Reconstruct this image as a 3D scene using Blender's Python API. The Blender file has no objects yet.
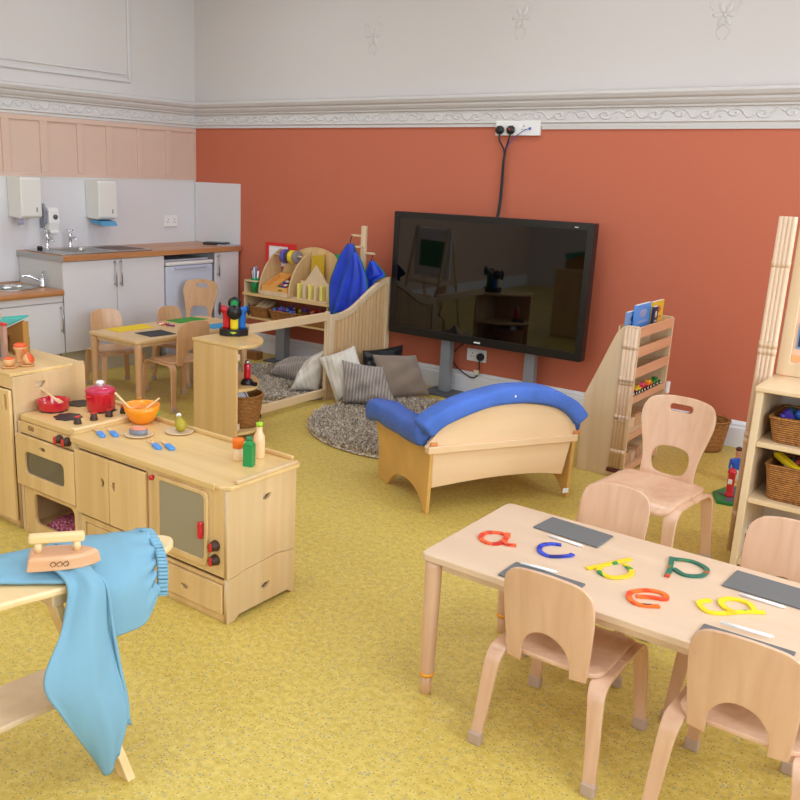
import bpy, bmesh, math, random
from mathutils import Vector, Matrix, Euler
from math import pi, sin, cos, radians, sqrt, atan2
random.seed(7)
SC = bpy.context.scene
COL = SC.collection

# ------------------------------------------------------------------ colours and materials
def lin(c):
    c = c / 255.0
    return c / 12.92 if c <= .04045 else ((c + .055) / 1.055) ** 2.4
def rgb(r, g, b): return (lin(r), lin(g), lin(b), 1)
MATS = {}
def base_mat(name):
    m = bpy.data.materials.new(name); m.use_nodes = True
    nt = m.node_tree; b = nt.nodes['Principled BSDF']
    return m, nt, b
def flat(name, c, rough=.5, metal=0, coat=0, bump=None, alpha=None, trans=0, spec=.5, vary=0):
    if name in MATS: return MATS[name]
    m, nt, b = base_mat(name)
    b.inputs['Base Color'].default_value = rgb(*c)
    b.inputs['Roughness'].default_value = rough
    b.inputs['Metallic'].default_value = metal
    b.inputs['Coat Weight'].default_value = coat
    b.inputs['Coat Roughness'].default_value = .12
    b.inputs['Transmission Weight'].default_value = trans
    b.inputs['Specular IOR Level'].default_value = spec
    tc = nt.nodes.new('ShaderNodeTexCoord')
    if vary:
        n = nt.nodes.new('ShaderNodeTexNoise'); n.inputs['Scale'].default_value = 6
        n.inputs['Detail'].default_value = 4
        nt.links.new(tc.outputs['Object'], n.inputs['Vector'])
        r = nt.nodes.new('ShaderNodeValToRGB')
        a = [max(0, x * (1 - vary)) for x in c]; d = [min(255, x * (1 + vary)) for x in c]
        r.color_ramp.elements[0].color = rgb(*a); r.color_ramp.elements[1].color = rgb(*d)
        r.color_ramp.elements[0].position = .3; r.color_ramp.elements[1].position = .7
        nt.links.new(n.outputs['Fac'], r.inputs['Fac']); nt.links.new(r.outputs['Color'], b.inputs['Base Color'])
    if bump:
        sc, st = bump
        n = nt.nodes.new('ShaderNodeTexNoise'); n.inputs['Scale'].default_value = sc; n.inputs['Detail'].default_value = 3
        nt.links.new(tc.outputs['Object'], n.inputs['Vector'])
        bp = nt.nodes.new('ShaderNodeBump'); bp.inputs['Strength'].default_value = st; bp.inputs['Distance'].default_value = .01
        nt.links.new(n.outputs['Fac'], bp.inputs['Height']); nt.links.new(bp.outputs['Normal'], b.inputs['Normal'])
    MATS[name] = m
    return m
def wood(name, c1, c2, stretch=(1, 1, .08), scale=14, rough=.38, coat=.15, strips=0, stripaxis=0):
    """grain: a stretched noise between two tones; strips adds glued board widths of slightly different tone"""
    if name in MATS: return MATS[name]
    m, nt, b = base_mat(name)
    tc = nt.nodes.new('ShaderNodeTexCoord')
    mp = nt.nodes.new('ShaderNodeMapping'); mp.inputs['Scale'].default_value = stretch
    nt.links.new(tc.outputs['Object'], mp.inputs['Vector'])
    n = nt.nodes.new('ShaderNodeTexNoise'); n.inputs['Scale'].default_value = scale; n.inputs['Detail'].default_value = 5
    n.inputs['Distortion'].default_value = .6
    nt.links.new(mp.outputs['Vector'], n.inputs['Vector'])
    r = nt.nodes.new('ShaderNodeValToRGB')
    r.color_ramp.elements[0].color = rgb(*c1); r.color_ramp.elements[1].color = rgb(*c2)
    r.color_ramp.elements[0].position = .3; r.color_ramp.elements[1].position = .7
    nt.links.new(n.outputs['Fac'], r.inputs['Fac'])
    out = r.outputs['Color']
    if strips:
        sx = nt.nodes.new('ShaderNodeSeparateXYZ'); nt.links.new(tc.outputs['Object'], sx.inputs['Vector'])
        mu = nt.nodes.new('ShaderNodeMath'); mu.operation = 'MULTIPLY'; mu.inputs[1].default_value = strips
        nt.links.new(sx.outputs[stripaxis], mu.inputs[0])
        fl = nt.nodes.new('ShaderNodeMath'); fl.operation = 'FLOOR'; nt.links.new(mu.outputs[0], fl.inputs[0])
        wn = nt.nodes.new('ShaderNodeTexWhiteNoise'); wn.noise_dimensions = '1D'
        nt.links.new(fl.outputs[0], wn.inputs['W'])
        mr = nt.nodes.new('ShaderNodeMapRange'); mr.inputs['To Min'].default_value = .93; mr.inputs['To Max'].default_value = 1.04
        nt.links.new(wn.outputs['Value'], mr.inputs['Value'])
        hs = nt.nodes.new('ShaderNodeHueSaturation'); nt.links.new(out, hs.inputs['Color']); nt.links.new(mr.outputs[0], hs.inputs['Value'])
        out = hs.outputs['Color']
    nt.links.new(out, b.inputs['Base Color'])
    b.inputs['Roughness'].default_value = rough; b.inputs['Coat Weight'].default_value = coat
    b.inputs['Coat Roughness'].default_value = .2
    MATS[name] = m
    return m
def weave(name, c1, c2, scale=60, rough=.7):
    """wicker: crossed waves for colour and bump"""
    if name in MATS: return MATS[name]
    m, nt, b = base_mat(name)
    tc = nt.nodes.new('ShaderNodeTexCoord')
    w1 = nt.nodes.new('ShaderNodeTexWave'); w1.bands_direction = 'Z'; w1.inputs['Scale'].default_value = scale; w1.inputs['Distortion'].default_value = 2.5
    w1.inputs['Detail Scale'].default_value = 6
    w2 = nt.nodes.new('ShaderNodeTexNoise'); w2.inputs['Scale'].default_value = scale * 1.2
    for w in (w1, w2): nt.links.new(tc.outputs['Object'], w.inputs['Vector'])
    mx = nt.nodes.new('ShaderNodeMath'); mx.operation = 'MULTIPLY'
    nt.links.new(w1.outputs['Fac'], mx.inputs[0]); nt.links.new(w2.outputs['Fac'], mx.inputs[1])
    r = nt.nodes.new('ShaderNodeValToRGB'); r.color_ramp.elements[0].color = rgb(*c1); r.color_ramp.elements[1].color = rgb(*c2)
    r.color_ramp.elements[0].position = .02; r.color_ramp.elements[1].position = .45
    nt.links.new(mx.outputs[0], r.inputs['Fac']); nt.links.new(r.outputs['Color'], b.inputs['Base Color'])
    bp = nt.nodes.new('ShaderNodeBump'); bp.inputs['Strength'].default_value = .7; bp.inputs['Distance'].default_value = .01
    nt.links.new(mx.outputs[0], bp.inputs['Height']); nt.links.new(bp.outputs['Normal'], b.inputs['Normal'])
    b.inputs['Roughness'].default_value = rough
    MATS[name] = m
    return m
def speckle(name, stops, scale=60, rough=.8, bump=.2, detail=2):
    if name in MATS: return MATS[name]
    m, nt, b = base_mat(name)
    tc = nt.nodes.new('ShaderNodeTexCoord')
    n = nt.nodes.new('ShaderNodeTexNoise'); n.inputs['Scale'].default_value = scale; n.inputs['Detail'].default_value = detail
    nt.links.new(tc.outputs['Object'], n.inputs['Vector'])
    r = nt.nodes.new('ShaderNodeValToRGB'); cr = r.color_ramp
    while len(cr.elements) < len(stops): cr.elements.new(.5)
    for e, (p, c) in zip(cr.elements, stops): e.position = p; e.color = rgb(*c)
    nt.links.new(n.outputs['Fac'], r.inputs['Fac']); nt.links.new(r.outputs['Color'], b.inputs['Base Color'])
    if bump:
        bp = nt.nodes.new('ShaderNodeBump'); bp.inputs['Strength'].default_value = bump; bp.inputs['Distance'].default_value = .005
        nt.links.new(n.outputs['Fac'], bp.inputs['Height']); nt.links.new(bp.outputs['Normal'], b.inputs['Normal'])
    b.inputs['Roughness'].default_value = rough
    MATS[name] = m
    return m
def floor_mat():
    m, nt, b = base_mat('speckled_vinyl')
    tc = nt.nodes.new('ShaderNodeTexCoord')
    def noise(sc, det):
        n = nt.nodes.new('ShaderNodeTexNoise'); n.inputs['Scale'].default_value = sc; n.inputs['Detail'].default_value = det
        nt.links.new(tc.outputs['Object'], n.inputs['Vector']); return n
    def mix(a, c, facsock):
        mx = nt.nodes.new('ShaderNodeMix'); mx.data_type = 'RGBA'
        nt.links.new(facsock, mx.inputs[0]); nt.links.new(a, mx.inputs[6])
        mx.inputs[7].default_value = rgb(*c); return mx.outputs[2]
    def spots(scale, thr, rndthr):
        v = nt.nodes.new('ShaderNodeTexVoronoi'); v.inputs['Scale'].default_value = scale
        nt.links.new(tc.outputs['Object'], v.inputs['Vector'])
        lt = nt.nodes.new('ShaderNodeMath'); lt.operation = 'LESS_THAN'; lt.inputs[1].default_value = thr
        nt.links.new(v.outputs['Distance'], lt.inputs[0])
        sp = nt.nodes.new('ShaderNodeSeparateColor'); nt.links.new(v.outputs['Color'], sp.inputs[0])
        gt = nt.nodes.new('ShaderNodeMath'); gt.operation = 'GREATER_THAN'; gt.inputs[1].default_value = rndthr
        nt.links.new(sp.outputs[0], gt.inputs[0])
        mu = nt.nodes.new('ShaderNodeMath'); mu.operation = 'MULTIPLY'
        nt.links.new(lt.outputs[0], mu.inputs[0]); nt.links.new(gt.outputs[0], mu.inputs[1]); return mu.outputs[0]
    n = noise(42, 4)
    r = nt.nodes.new('ShaderNodeValToRGB'); cr = r.color_ramp
    cr.elements[0].position = .32; cr.elements[0].color = rgb(*FLOOR_A)
    cr.elements[1].position = .66; cr.elements[1].color = rgb(*FLOOR_B)
    nt.links.new(n.outputs['Fac'], r.inputs['Fac'])
    out = r.outputs['Color']
    out = mix(out, (216, 196, 128), spots(150, .36, .70))
    out = mix(out, (176, 164, 120), spots(70, .30, .72))
    out = mix(out, (158, 132, 66), spots(120, .30, .74))
    out = mix(out, (140, 144, 132), spots(52, .16, .80))
    nt.links.new(out, b.inputs['Base Color'])
    b.inputs['Roughness'].default_value = .42; b.inputs['Specular IOR Level'].default_value = .35
    return m
FLOOR_A, FLOOR_B = (196, 168, 76), (216, 190, 98)

BIRCH = wood('birch', (218, 178, 116), (232, 196, 138), (1, 1, .06), 12, strips=14, stripaxis=0)
BIRCHY = wood('birch_side', (208, 170, 120), (222, 190, 142), (1, 1, .06), 12, strips=12, stripaxis=1)
BIRCHTOP = wood('birch_top', (222, 182, 116), (236, 200, 138), (.06, 1, 1), 12, strips=10, stripaxis=1)
MAPLE = wood('maple', (214, 184, 144), (230, 204, 166), (1, 1, .08), 10)
MAPLEL = wood('maple_lengthwise', (218, 186, 142), (232, 204, 164), (1, .08, 1), 10)
BEECH = wood('beech', (208, 162, 128), (222, 182, 150), (1, 1, .07), 22, rough=.33, coat=.25)
BEECHD = wood('beech_golden', (200, 152, 108), (214, 170, 126), (1, 1, .07), 22, rough=.33, coat=.25)
TABLETOP = wood('table_laminate', (210, 178, 148), (220, 190, 160), (.07, 1, 1), 9, rough=.4, coat=.1)
TABLEB = wood('table_birch', (214, 178, 126), (226, 192, 142), (1, .07, 1), 9, rough=.4, coat=.1)
PINE = wood('pine', (232, 196, 138), (242, 212, 160), (.08, 1, 1), 14)
OAK = wood('oak_worktop', (172, 112, 66), (204, 146, 96), (1, .05, 1), 18, strips=22, stripaxis=0)
EDGEPLY = flat('ply_edge', (176, 132, 92), .5)
WHITE = flat('white_paint', (208, 201, 196), .6)
WHITE_LAM = flat('white_laminate', (220, 217, 218), .35)
GREYPL = flat('grey_plinth', (196, 190, 172), .5)
WHITE_PL = flat('white_plastic', (236, 234, 230), .3)
STEEL = flat('brushed_steel', (186, 186, 184), .28, 1)
CHROME = flat('chrome', (220, 222, 226), .1, 1)
GREYMET = flat('grey_painted_metal', (152, 156, 162), .4, .3)
DKGREY = flat('dark_grey_metal', (92, 96, 100), .5, .3)
BLACK = flat('black_plastic', (24, 24, 26), .35)
BLACKM = flat('black_rubber', (30, 28, 28), .7)
RED = flat('red_plastic', (206, 24, 44), .22, coat=.4)
REDW = flat('red_paint', (204, 44, 36), .4)
ORANGE = flat('orange_plastic', (246, 150, 22), .3, coat=.2)
GREEN = flat('green_plastic', (24, 140, 70), .3)
BLUE = flat('blue_plastic', (24, 110, 200), .3)
YELLOW = flat('yellow_plastic', (240, 210, 30), .35)
SLATE = flat('slate_board', (104, 103, 101), .55)
PAPERW = flat('white_paper', (240, 240, 238), .7)
WICKER = weave('wicker', (96, 52, 18), (206, 140, 66), 34)
BROWNK = flat('knob_brown', (66, 40, 30), .45)

# ------------------------------------------------------------------ geometry
class MB:
    def __init__(self): self.bm = bmesh.new(); self.smooth = False
    def add(self, verts, faces, M=None, smooth=False):
        vs = [self.bm.verts.new(M @ Vector(v) if M else Vector(v)) for v in verts]
        for f in faces:
            try:
                fc = self.bm.faces.new([vs[i] for i in f]); fc.smooth = smooth
            except ValueError: pass
        return self
    def box(self, x0, x1, y0, y1, z0, z1, M=None):
        v = [(x, y, z) for z in (z0, z1) for y in (y0, y1) for x in (x0, x1)]
        return self.add(v, [(0, 2, 3, 1), (4, 5, 7, 6), (0, 1, 5, 4), (2, 6, 7, 3), (0, 4, 6, 2), (1, 3, 7, 5)], M)
    def rings(self, rings, close=True, caps=True, smooth=True, M=None):
        n = len(rings[0]); v = [p for r in rings for p in r]; f = []
        for i in range(len(rings) - 1):
            for j in range(n if close else n - 1):
                k = (j + 1) % n
                f.append((i * n + j, i * n + k, (i + 1) * n + k, (i + 1) * n + j))
        if caps and close:
            f.append(tuple(range(n - 1, -1, -1))); f.append(tuple((len(rings) - 1) * n + j for j in range(n)))
        return self.add(v, f, M, smooth)
    def lathe(self, prof, n=28, M=None, caps=True, sx=1, sy=1):
        rs = [[(r * cos(2 * pi * j / n) * sx, r * sin(2 * pi * j / n) * sy, z) for j in range(n)] for r, z in prof]
        return self.rings(rs, caps=caps, M=M)
    def cyl(self, p0, p1, r0, r1=None, n=16):
        if r1 is None: r1 = r0
        p0, p1 = Vector(p0), Vector(p1); d = (p1 - p0); q = d.to_track_quat('Z', 'Y').to_matrix()
        rs = [[tuple(p + q @ Vector((r * cos(2 * pi * j / n), r * sin(2 * pi * j / n), 0))) for j in range(n)] for p, r in ((p0, r0), (p1, r1))]
        return self.rings(rs)
    def tube(self, pts, r, n=10, smooth_path=0):
        pts = [Vector(p) for p in pts]
        if smooth_path: pts = catmull(pts, smooth_path)
        rs = []; up = None
        for i, p in enumerate(pts):
            t = (pts[min(i + 1, len(pts) - 1)] - pts[max(i - 1, 0)]).normalized()
            if up is None: up = t.orthogonal().normalized()
            up = (up - t * up.dot(t)).normalized(); s = t.cross(up)
            rr = r(i / (len(pts) - 1)) if callable(r) else r
            rs.append([tuple(p + up * rr * cos(2 * pi * j / n) + s * rr * sin(2 * pi * j / n)) for j in range(n)])
        return self.rings(rs)
    def strip(self, pts, w, t, wdir, sm=6, smooth=False):
        """flat bar swept along pts: width w (number or f(u)) along wdir, thickness t across"""
        pts = [Vector(p) for p in pts]
        if sm: pts = catmull(pts, sm)
        wd0 = Vector(wdir).normalized(); rs = []
        for i, p in enumerate(pts):
            tg = (pts[min(i + 1, len(pts) - 1)] - pts[max(i - 1, 0)]).normalized()
            wd = (wd0 - tg * wd0.dot(tg)).normalized(); nn = tg.cross(wd)
            u = i / (len(pts) - 1); ww = w(u) if callable(w) else w; tt = t(u) if callable(t) else t
            a, b = wd * ww / 2, nn * tt / 2
            rs.append([tuple(p + a + b), tuple(p - a + b), tuple(p - a - b), tuple(p + a - b)])
        return self.rings(rs, smooth=smooth)
    def ball(self, c, r, n=16, m=10, M=None, e=1):
        if not hasattr(r, '__len__'): r = (r, r, r)
        rs = []
        for i in range(m + 1):
            a = -pi / 2 + pi * i / m; ca = max(cos(a), .001); sa = sin(a)
            rs.append([(c[0] + r[0] * ca * cos(2 * pi * j / n), c[1] + r[1] * ca * sin(2 * pi * j / n), c[2] + r[2] * sa) for j in range(n)])
        return self.rings(rs, M=M)
    def prism(self, poly, t0, t1, plane='xz', M=None):
        """solid from a 2D outline; plane xz -> extruded along y from t0 to t1; yz -> along x; xy -> along z"""
        def P(a, b, t): return {'xz': (a, t, b), 'yz': (t, a, b), 'xy': (a, b, t)}[plane]
        n = len(poly)
        v = [P(a, b, t0) for a, b in poly] + [P(a, b, t1) for a, b in poly]
        f = [tuple(range(n)), tuple(range(2 * n - 1, n - 1, -1))] + [(i, i + n, (i + 1) % n + n, (i + 1) % n) for i in range(n)]
        return self.add(v, f, M)
    def plate(self, outlines, t, plane='xz', pos=0, bevel=0, M=None, cuts=0, bend=None):
        """flat board with holes: outlines[0] outside, the others holes. centred on pos across its thickness"""
        me = fill_mesh(outlines, t, bevel)
        b2 = bmesh.new(); b2.from_mesh(me); bpy.data.meshes.remove(me)
        if cuts:
            xs = [v.co.x for v in b2.verts]; ys = [v.co.y for v in b2.verts]
            for ax, lo, hi in ((0, min(xs), max(xs)), (1, min(ys), max(ys))):
                for k in range(1, cuts):
                    q = lo + (hi - lo) * k / cuts; no = [0, 0, 0]; no[ax] = 1; co = [0, 0, 0]; co[ax] = q
                    bmesh.ops.bisect_plane(b2, geom=b2.verts[:] + b2.edges[:] + b2.faces[:], plane_co=co, plane_no=no, dist=1e-6)
        for v in b2.verts:
            a, b, c = v.co
            p = {'xz': (a, pos - c, b), 'yz': (pos + c, a, b), 'xy': (a, b, pos + c)}[plane]
            v.co = bend(Vector(p)) if bend else p
        if M: b2.transform(M)
        if bend:
            for f in b2.faces: f.smooth = True
        tmp = bpy.data.meshes.new('tmp'); b2.to_mesh(tmp); b2.free()
        self.bm.from_mesh(tmp); bpy.data.meshes.remove(tmp)
        return self
def catmull(P, k):
    out = []; n = len(P)
    for i in range(n - 1):
        p0, p1, p2, p3 = P[max(i - 1, 0)], P[i], P[i + 1], P[min(i + 2, n - 1)]
        for j in range(k):
            t = j / k
            out.append(.5 * ((2 * p1) + (p2 - p0) * t + (2 * p0 - 5 * p1 + 4 * p2 - p3) * t * t + (3 * p1 - p0 - 3 * p2 + p3) * t ** 3))
    out.append(P[-1]); return out
def c2(P, k=6, closed=False):
    V3 = [Vector((a, b, 0)) for a, b in P]
    if closed:
        n = len(V3); out = []
        for i in range(n):
            p0, p1, p2, p3 = V3[i - 1], V3[i], V3[(i + 1) % n], V3[(i + 2) % n]
            for j in range(k):
                t = j / k
                out.append(.5 * ((2 * p1) + (p2 - p0) * t + (2 * p0 - 5 * p1 + 4 * p2 - p3) * t * t + (3 * p1 - p0 - 3 * p2 + p3) * t ** 3))
        return [(v.x, v.y) for v in out]
    return [(v.x, v.y) for v in catmull(V3, k)]
def fill_mesh(outlines, t, bevel=0, text=None):
    cu = bpy.data.curves.new('tmp', 'CURVE'); cu.dimensions = '2D'; cu.fill_mode = 'BOTH'
    cu.extrude = max(t / 2 - bevel, 0); cu.bevel_depth = bevel; cu.bevel_resolution = 1; cu.offset = -bevel
    for o in outlines:
        s = cu.splines.new('POLY'); s.points.add(len(o) - 1)
        for p, q in zip(s.points, o): p.co = (q[0], q[1], 0, 1)
        s.use_cyclic_u = True
    ob = bpy.data.objects.new('tmp', cu); COL.objects.link(ob)
    dg = bpy.context.evaluated_depsgraph_get(); dg.update()
    me = bpy.data.meshes.new_from_object(ob.evaluated_get(dg))
    bpy.data.objects.remove(ob); bpy.data.curves.remove(cu)
    b = bmesh.new(); b.from_mesh(me); bmesh.ops.remove_doubles(b, verts=b.verts, dist=1e-6); b.to_mesh(me); b.free()
    return me
def rrect(x0, x1, y0, y1, r=.01, n=5, rs=None):
    R_ = rs or (r, r, r, r); out = []
    for (cx, cy, a0, r) in ((x1 - R_[0], y1 - R_[0], 0, R_[0]), (x0 + R_[1], y1 - R_[1], 90, R_[1]), (x0 + R_[2], y0 + R_[2], 180, R_[2]), (x1 - R_[3], y0 + R_[3], 270, R_[3])):
        for k in range(n + 1):
            a = radians(a0 + 90 * k / n); out.append((cx + r * cos(a), cy + r * sin(a)))
    return out
def circ(cx, cy, r, n=24, a0=0, a1=360, ry=None):
    m = n if a1 - a0 == 360 else n + 1
    return [(cx + r * cos(radians(a0 + (a1 - a0) * k / n)), cy + (ry or r) * sin(radians(a0 + (a1 - a0) * k / n))) for k in range(m)]
def dcut(cx, cz, r=.02, ang=0):
    """half-round grip hole"""
    p = circ(0, 0, r, 10, 180, 360); a = radians(ang)
    return [(cx + x * cos(a) - z * sin(a), cz + x * sin(a) + z * cos(a)) for x, z in p]

# ------------------------------------------------------------------ objects
def props(o, label, cat, group=None, kind=None):
    if label: o['label'] = label
    if cat: o['category'] = cat
    if group: o['group'] = group
    if kind: o['kind'] = kind
    return o
def thing(name, label, cat, loc=(0, 0, 0), rz=0, group=None):
    o = bpy.data.objects.new(name, None); COL.objects.link(o); o.empty_display_size = .05
    o.location = loc; o.rotation_euler = (0, 0, rz)
    return props(o, label, cat, group)
def finish(name, mb, mat, bevel=0, sub=0, recalc=True, shade=None):
    if recalc: bmesh.ops.recalc_face_normals(mb.bm, faces=mb.bm.faces[:])
    me = bpy.data.meshes.new(name); mb.bm.to_mesh(me); mb.bm.free()
    ms = mat if isinstance(mat, (list, tuple)) else [mat]
    for m in ms: me.materials.append(m)
    if shade:
        for p in me.polygons: p.use_smooth = True
    o = bpy.data.objects.new(name, me); COL.objects.link(o)
    if bevel:
        b = o.modifiers.new('bevel', 'BEVEL'); b.width = bevel; b.segments = 2; b.limit_method = 'ANGLE'; b.angle_limit = radians(40)
        b.harden_normals = False
    if sub:
        s = o.modifiers.new('sub', 'SUBSURF'); s.levels = sub; s.render_levels = sub
    return o
def local_of(p):
    """matrix of a parent chain (unevaluated) so world-space meshes can hang under it"""
    M = Matrix.Identity(4)
    while p: M = Matrix.Translation(p.location) @ p.rotation_euler.to_matrix().to_4x4() @ M; p = p.parent
    return M
def part(name, mb, mat, parent, bevel=0, world=False, label=None, sub=0, shade=None, kind=None):
    if world: mb.bm.transform(local_of(parent).inverted())
    o = finish(name, mb, mat, bevel, sub, shade=shade); o.parent = parent
    if label: o['label'] = label
    if kind: o['kind'] = kind
    return o
def solo(name, mb, mat, label, cat, group=None, bevel=0, kind=None, sub=0, shade=None, M=None):
    """a one-mesh thing; its origin moves to the middle of its base"""
    if M: mb.bm.transform(M)
    vs = mb.bm.verts
    x = (min(v.co.x for v in vs) + max(v.co.x for v in vs)) / 2; y = (min(v.co.y for v in vs) + max(v.co.y for v in vs)) / 2
    z = min(v.co.z for v in vs)
    mb.bm.transform(Matrix.Translation((-x, -y, -z)))
    o = finish(name, mb, mat, bevel, sub, shade=shade); o.location = (x, y, z)
    return props(o, label, cat, group, kind)
def struct(name, mb, mat, bevel=0): 
    o = finish(name, mb, mat, bevel); o['kind'] = 'structure'; return o
def copy_tree(o, parent=None):
    c = o.copy(); COL.objects.link(c); c.parent = parent
    for ch in [q for q in bpy.data.objects if q.parent == o]: copy_tree(ch, c)
    return c
def T(x=0, y=0, z=0, rz=0, rx=0, ry=0): return Matrix.Translation((x, y, z)) @ Euler((rx, ry, rz)).to_matrix().to_4x4()

# ------------------------------------------------------------------ camera
F, CX, CY = 877.3, 334.8, 403.3
yaw, pit, rol = -.6593, -.2552, .0352
fw = Vector((sin(yaw) * cos(pit), cos(yaw) * cos(pit), sin(pit)))
r0 = Vector((cos(yaw), -sin(yaw), 0)); u0 = r0.cross(fw)
rt = r0 * cos(rol) + u0 * sin(rol); up = -r0 * sin(rol) + u0 * cos(rol)
cam = bpy.data.cameras.new('camera'); co = bpy.data.objects.new('camera', cam); COL.objects.link(co)
M4 = Matrix((rt, up, -fw)).transposed().to_4x4(); M4.translation = (6.2747, -5.8463, 1.6)
co.matrix_world = M4
cam.sensor_width = 36; cam.sensor_fit = 'HORIZONTAL'; cam.lens = F * 36 / 800; cam.shift_x = (400 - CX) / 800; cam.shift_y = (CY - 400) / 800
cam.clip_start = .05
SC.camera = co

# ------------------------------------------------------------------ the room
XR, YF, ZC = 7.9, -7.6, 3.5
TERRA = flat('terracotta_paint', (194, 104, 75), .62, bump=(140, .05))
PINKP = flat('pink_paint', (214, 184, 166), .6)
struct('floor', MB().box(0, XR, YF, 0, -.08, 0), floor_mat())
struct('ceiling', MB().box(0, XR, YF, 0, ZC, ZC + .08), WHITE)
struct('wall_back', MB().box(0, XR, 0, .12, 0, 1.975), TERRA)
struct('wall_back_upper', MB().box(-.12, XR, 0, .12, 1.975, ZC), WHITE)
struct('wall_left', MB().box(-.12, 0, YF, .12, 0, 1.975), PINKP)
struct('wall_left_upper', MB().box(-.12, 0, YF, 0, 1.975, ZC), WHITE)
# front wall and right wall with window openings
def holed_wall(name, a0, a1, wins, plane, pos):
    mb = MB(); x = a0
    def bx(p, q, z0, z1):
        if plane == 'x': mb.box(p, q, pos - .12 if pos < -1 else pos, pos if pos < -1 else pos + .12, z0, z1)
        else: mb.box(pos, pos + .12, p, q, z0, z1)
    for p, q, z0, z1 in wins:
        bx(x, p, 0, ZC); bx(p, q, 0, z0); bx(p, q, z1, ZC); x = q
    bx(x, a1, 0, ZC)
    return struct(name, mb, WHITE)
WR = [(-6.6, -5.2, .95, 2.9), (-4.6, -3.2, .95, 2.9), (-2.6, -1.2, .95, 2.9)]
WF = [(.9, 2.3, .95, 2.9), (3.1, 4.5, .95, 2.9), (5.3, 6.7, .95, 2.9)]
holed_wall('wall_right', YF, 0, WR, 'y', XR)
holed_wall('wall_front', 0, XR, WF, 'x', YF)
GLASS = flat('clear_glass', (245, 250, 250), .02, trans=1)
def window(n, wall, p, q, z0, z1):
    mb = MB(); w = .05
    def bx(a, b, c, d, t0=.03, t1=.09):
        if wall == 'R': mb.box(XR + t0, XR + t1, a, b, c, d)
        else: mb.box(a, b, YF - t1, YF - t0, c, d)
    bx(p, p + w, z0, z1); bx(q - w, q, z0, z1); bx(p + w, q - w, z0, z0 + w); bx(p + w, q - w, z1 - w, z1)
    m = (z0 + z1) / 2; bx(p + w, q - w, m - .025, m + .025); h = (p + q) / 2; bx(h - .015, h + .015, z0 + w, z1 - w)
    struct('window_%d' % n, mb, WHITE_PL)
k = 1
for w_ in WR: window(k, 'R', *w_); k += 1
for w_ in WF: window(k, 'F', *w_); k += 1

# skirting board along the back wall
mb = MB(); prof = [(0, 0), (.022, 0), (.022, .125), (.016, .135), (.016, .15), (.006, .168), (0, .17)]
mb.prism([(-a, b) for a, b in prof], .6, XR, 'yz'); struct('baseboard_back', mb, flat('skirting_paint', (228, 228, 232), .35))
mb = MB().box(0, .02, YF, -2.95, 0, .17); struct('baseboard_left', mb, MATS['skirting_paint'])
# cornice: moulded profile with a scrolled frieze in relief
cp = [(0, 1.965), (.018, 1.965), (.018, 1.985), (.03, 1.992), (.026, 2.0), (.026, 2.075), (.045, 2.082), (.045, 2.092), (.06, 2.1), (.075, 2.118), (.075, 2.13), (.095, 2.14), (.11, 2.162), (.11, 2.18), (0, 2.195)]
CORN = flat('cornice_paint', (208, 204, 201), .6)
mb = MB().prism([(-a, b) for a, b in cp], 0, XR, 'yz')
def frieze(mb, L, f):
    n = int(L / .16)
    for i in range(n):
        s = .16 * i + .08; sg = 1 if i % 2 else -1
        pts = []
        for kk in range(15):
            a = kk / 14 * 2.3 * pi; r = .033 * (1 - kk / 17)
            pts.append(f(s + r * cos(a) * 1.5, 2.038 + sg * r * sin(a)))
        mb.tube(pts, .0065, 5)
        mb.tube([f(s + .045, 2.038 + sg * .002), f(s + .08, 2.038 - sg * .024), f(s + .12, 2.038 - sg * .006)], .006, 5, 3)
        if i % 4 == 0:
            mb.ball(f(s + .08, 2.055), .009, 8, 5); mb.ball(f(s + .08, 2.022), .008, 8, 5)
frieze(mb, 6.4, lambda s, z: (s, -.026, z))
struct('trim_1', mb, CORN)
mb = MB().prism(cp, YF, -.0, 'xz')
frieze(mb, 2.6, lambda s, z: (.026, -s, z))
struct('trim_2', mb, CORN)
# thin extra bead below the cornice right of the socket box
struct('trim_3', MB().box(3.47, XR, -.014, 0, 1.948, 1.966), CORN)
# pink timber panelling on the left wall
mb = MB()
mb.box(0, .014, -3.0, 0, 1.925, 1.965).box(0, .014, -3.0, 0, 1.5, 1.535)
for a, b in ((-2.32, -2.25), (-1.98, -1.915), (-1.65, -1.58), (-1.305, -1.25), (-1.015, -.95), (-.685, -.625), (-.367, -.305), (-.045, 0)):
    mb.box(0, .014, a, b, 1.535, 1.925)
struct('trim_4', mb, PINKP, bevel=.003)
# raised plaster frame on the upper left wall and rosettes on the upper back wall
mb = MB()
for a, b, c, d in ((-3.0, -.74, 2.29, 2.32), (-.77, -.74, 2.32, 3.3)): mb.box(0, .018, a, b, c, d)
mb.box(0, .012, -3.0, -.80, 2.345, 2.36)
struct('trim_5', mb, CORN, bevel=.006)
mb = MB()
for cx_, cz_ in ((1.99, 2.64), (3.24, 2.68), (4.58, 2.60)):
    for k2 in range(6):
        a = k2 * pi / 3
        mb.ball((0, 0, 0), (.032, .005, .016), 12, 6, M=Matrix.Translation((cx_ + .042 * cos(a), -.0, cz_ + .042 * sin(a))) @ Matrix.Rotation(-a, 4, 'Y'))
    mb.ball((cx_, -.0, cz_), (.014, .007, .014), 10, 6)
    for sg in (-1, 1): mb.tube([(cx_, -.002, cz_ - .05), (cx_ + sg * .04, .001, cz_ - .09), (cx_ + sg * .012, .001, cz_ - .14)], .005, 6, 4)
    for sg in (-1, 1): mb.tube([(cx_ + sg * .02, .001, cz_ + .05), (cx_ + sg * .06, .001, cz_ + .09), (cx_ + sg * .09, .001, cz_ + .06), (cx_ + sg * .07, .001, cz_ + .03)], .005, 6, 4)
struct('trim_6', mb, WHITE)
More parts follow.
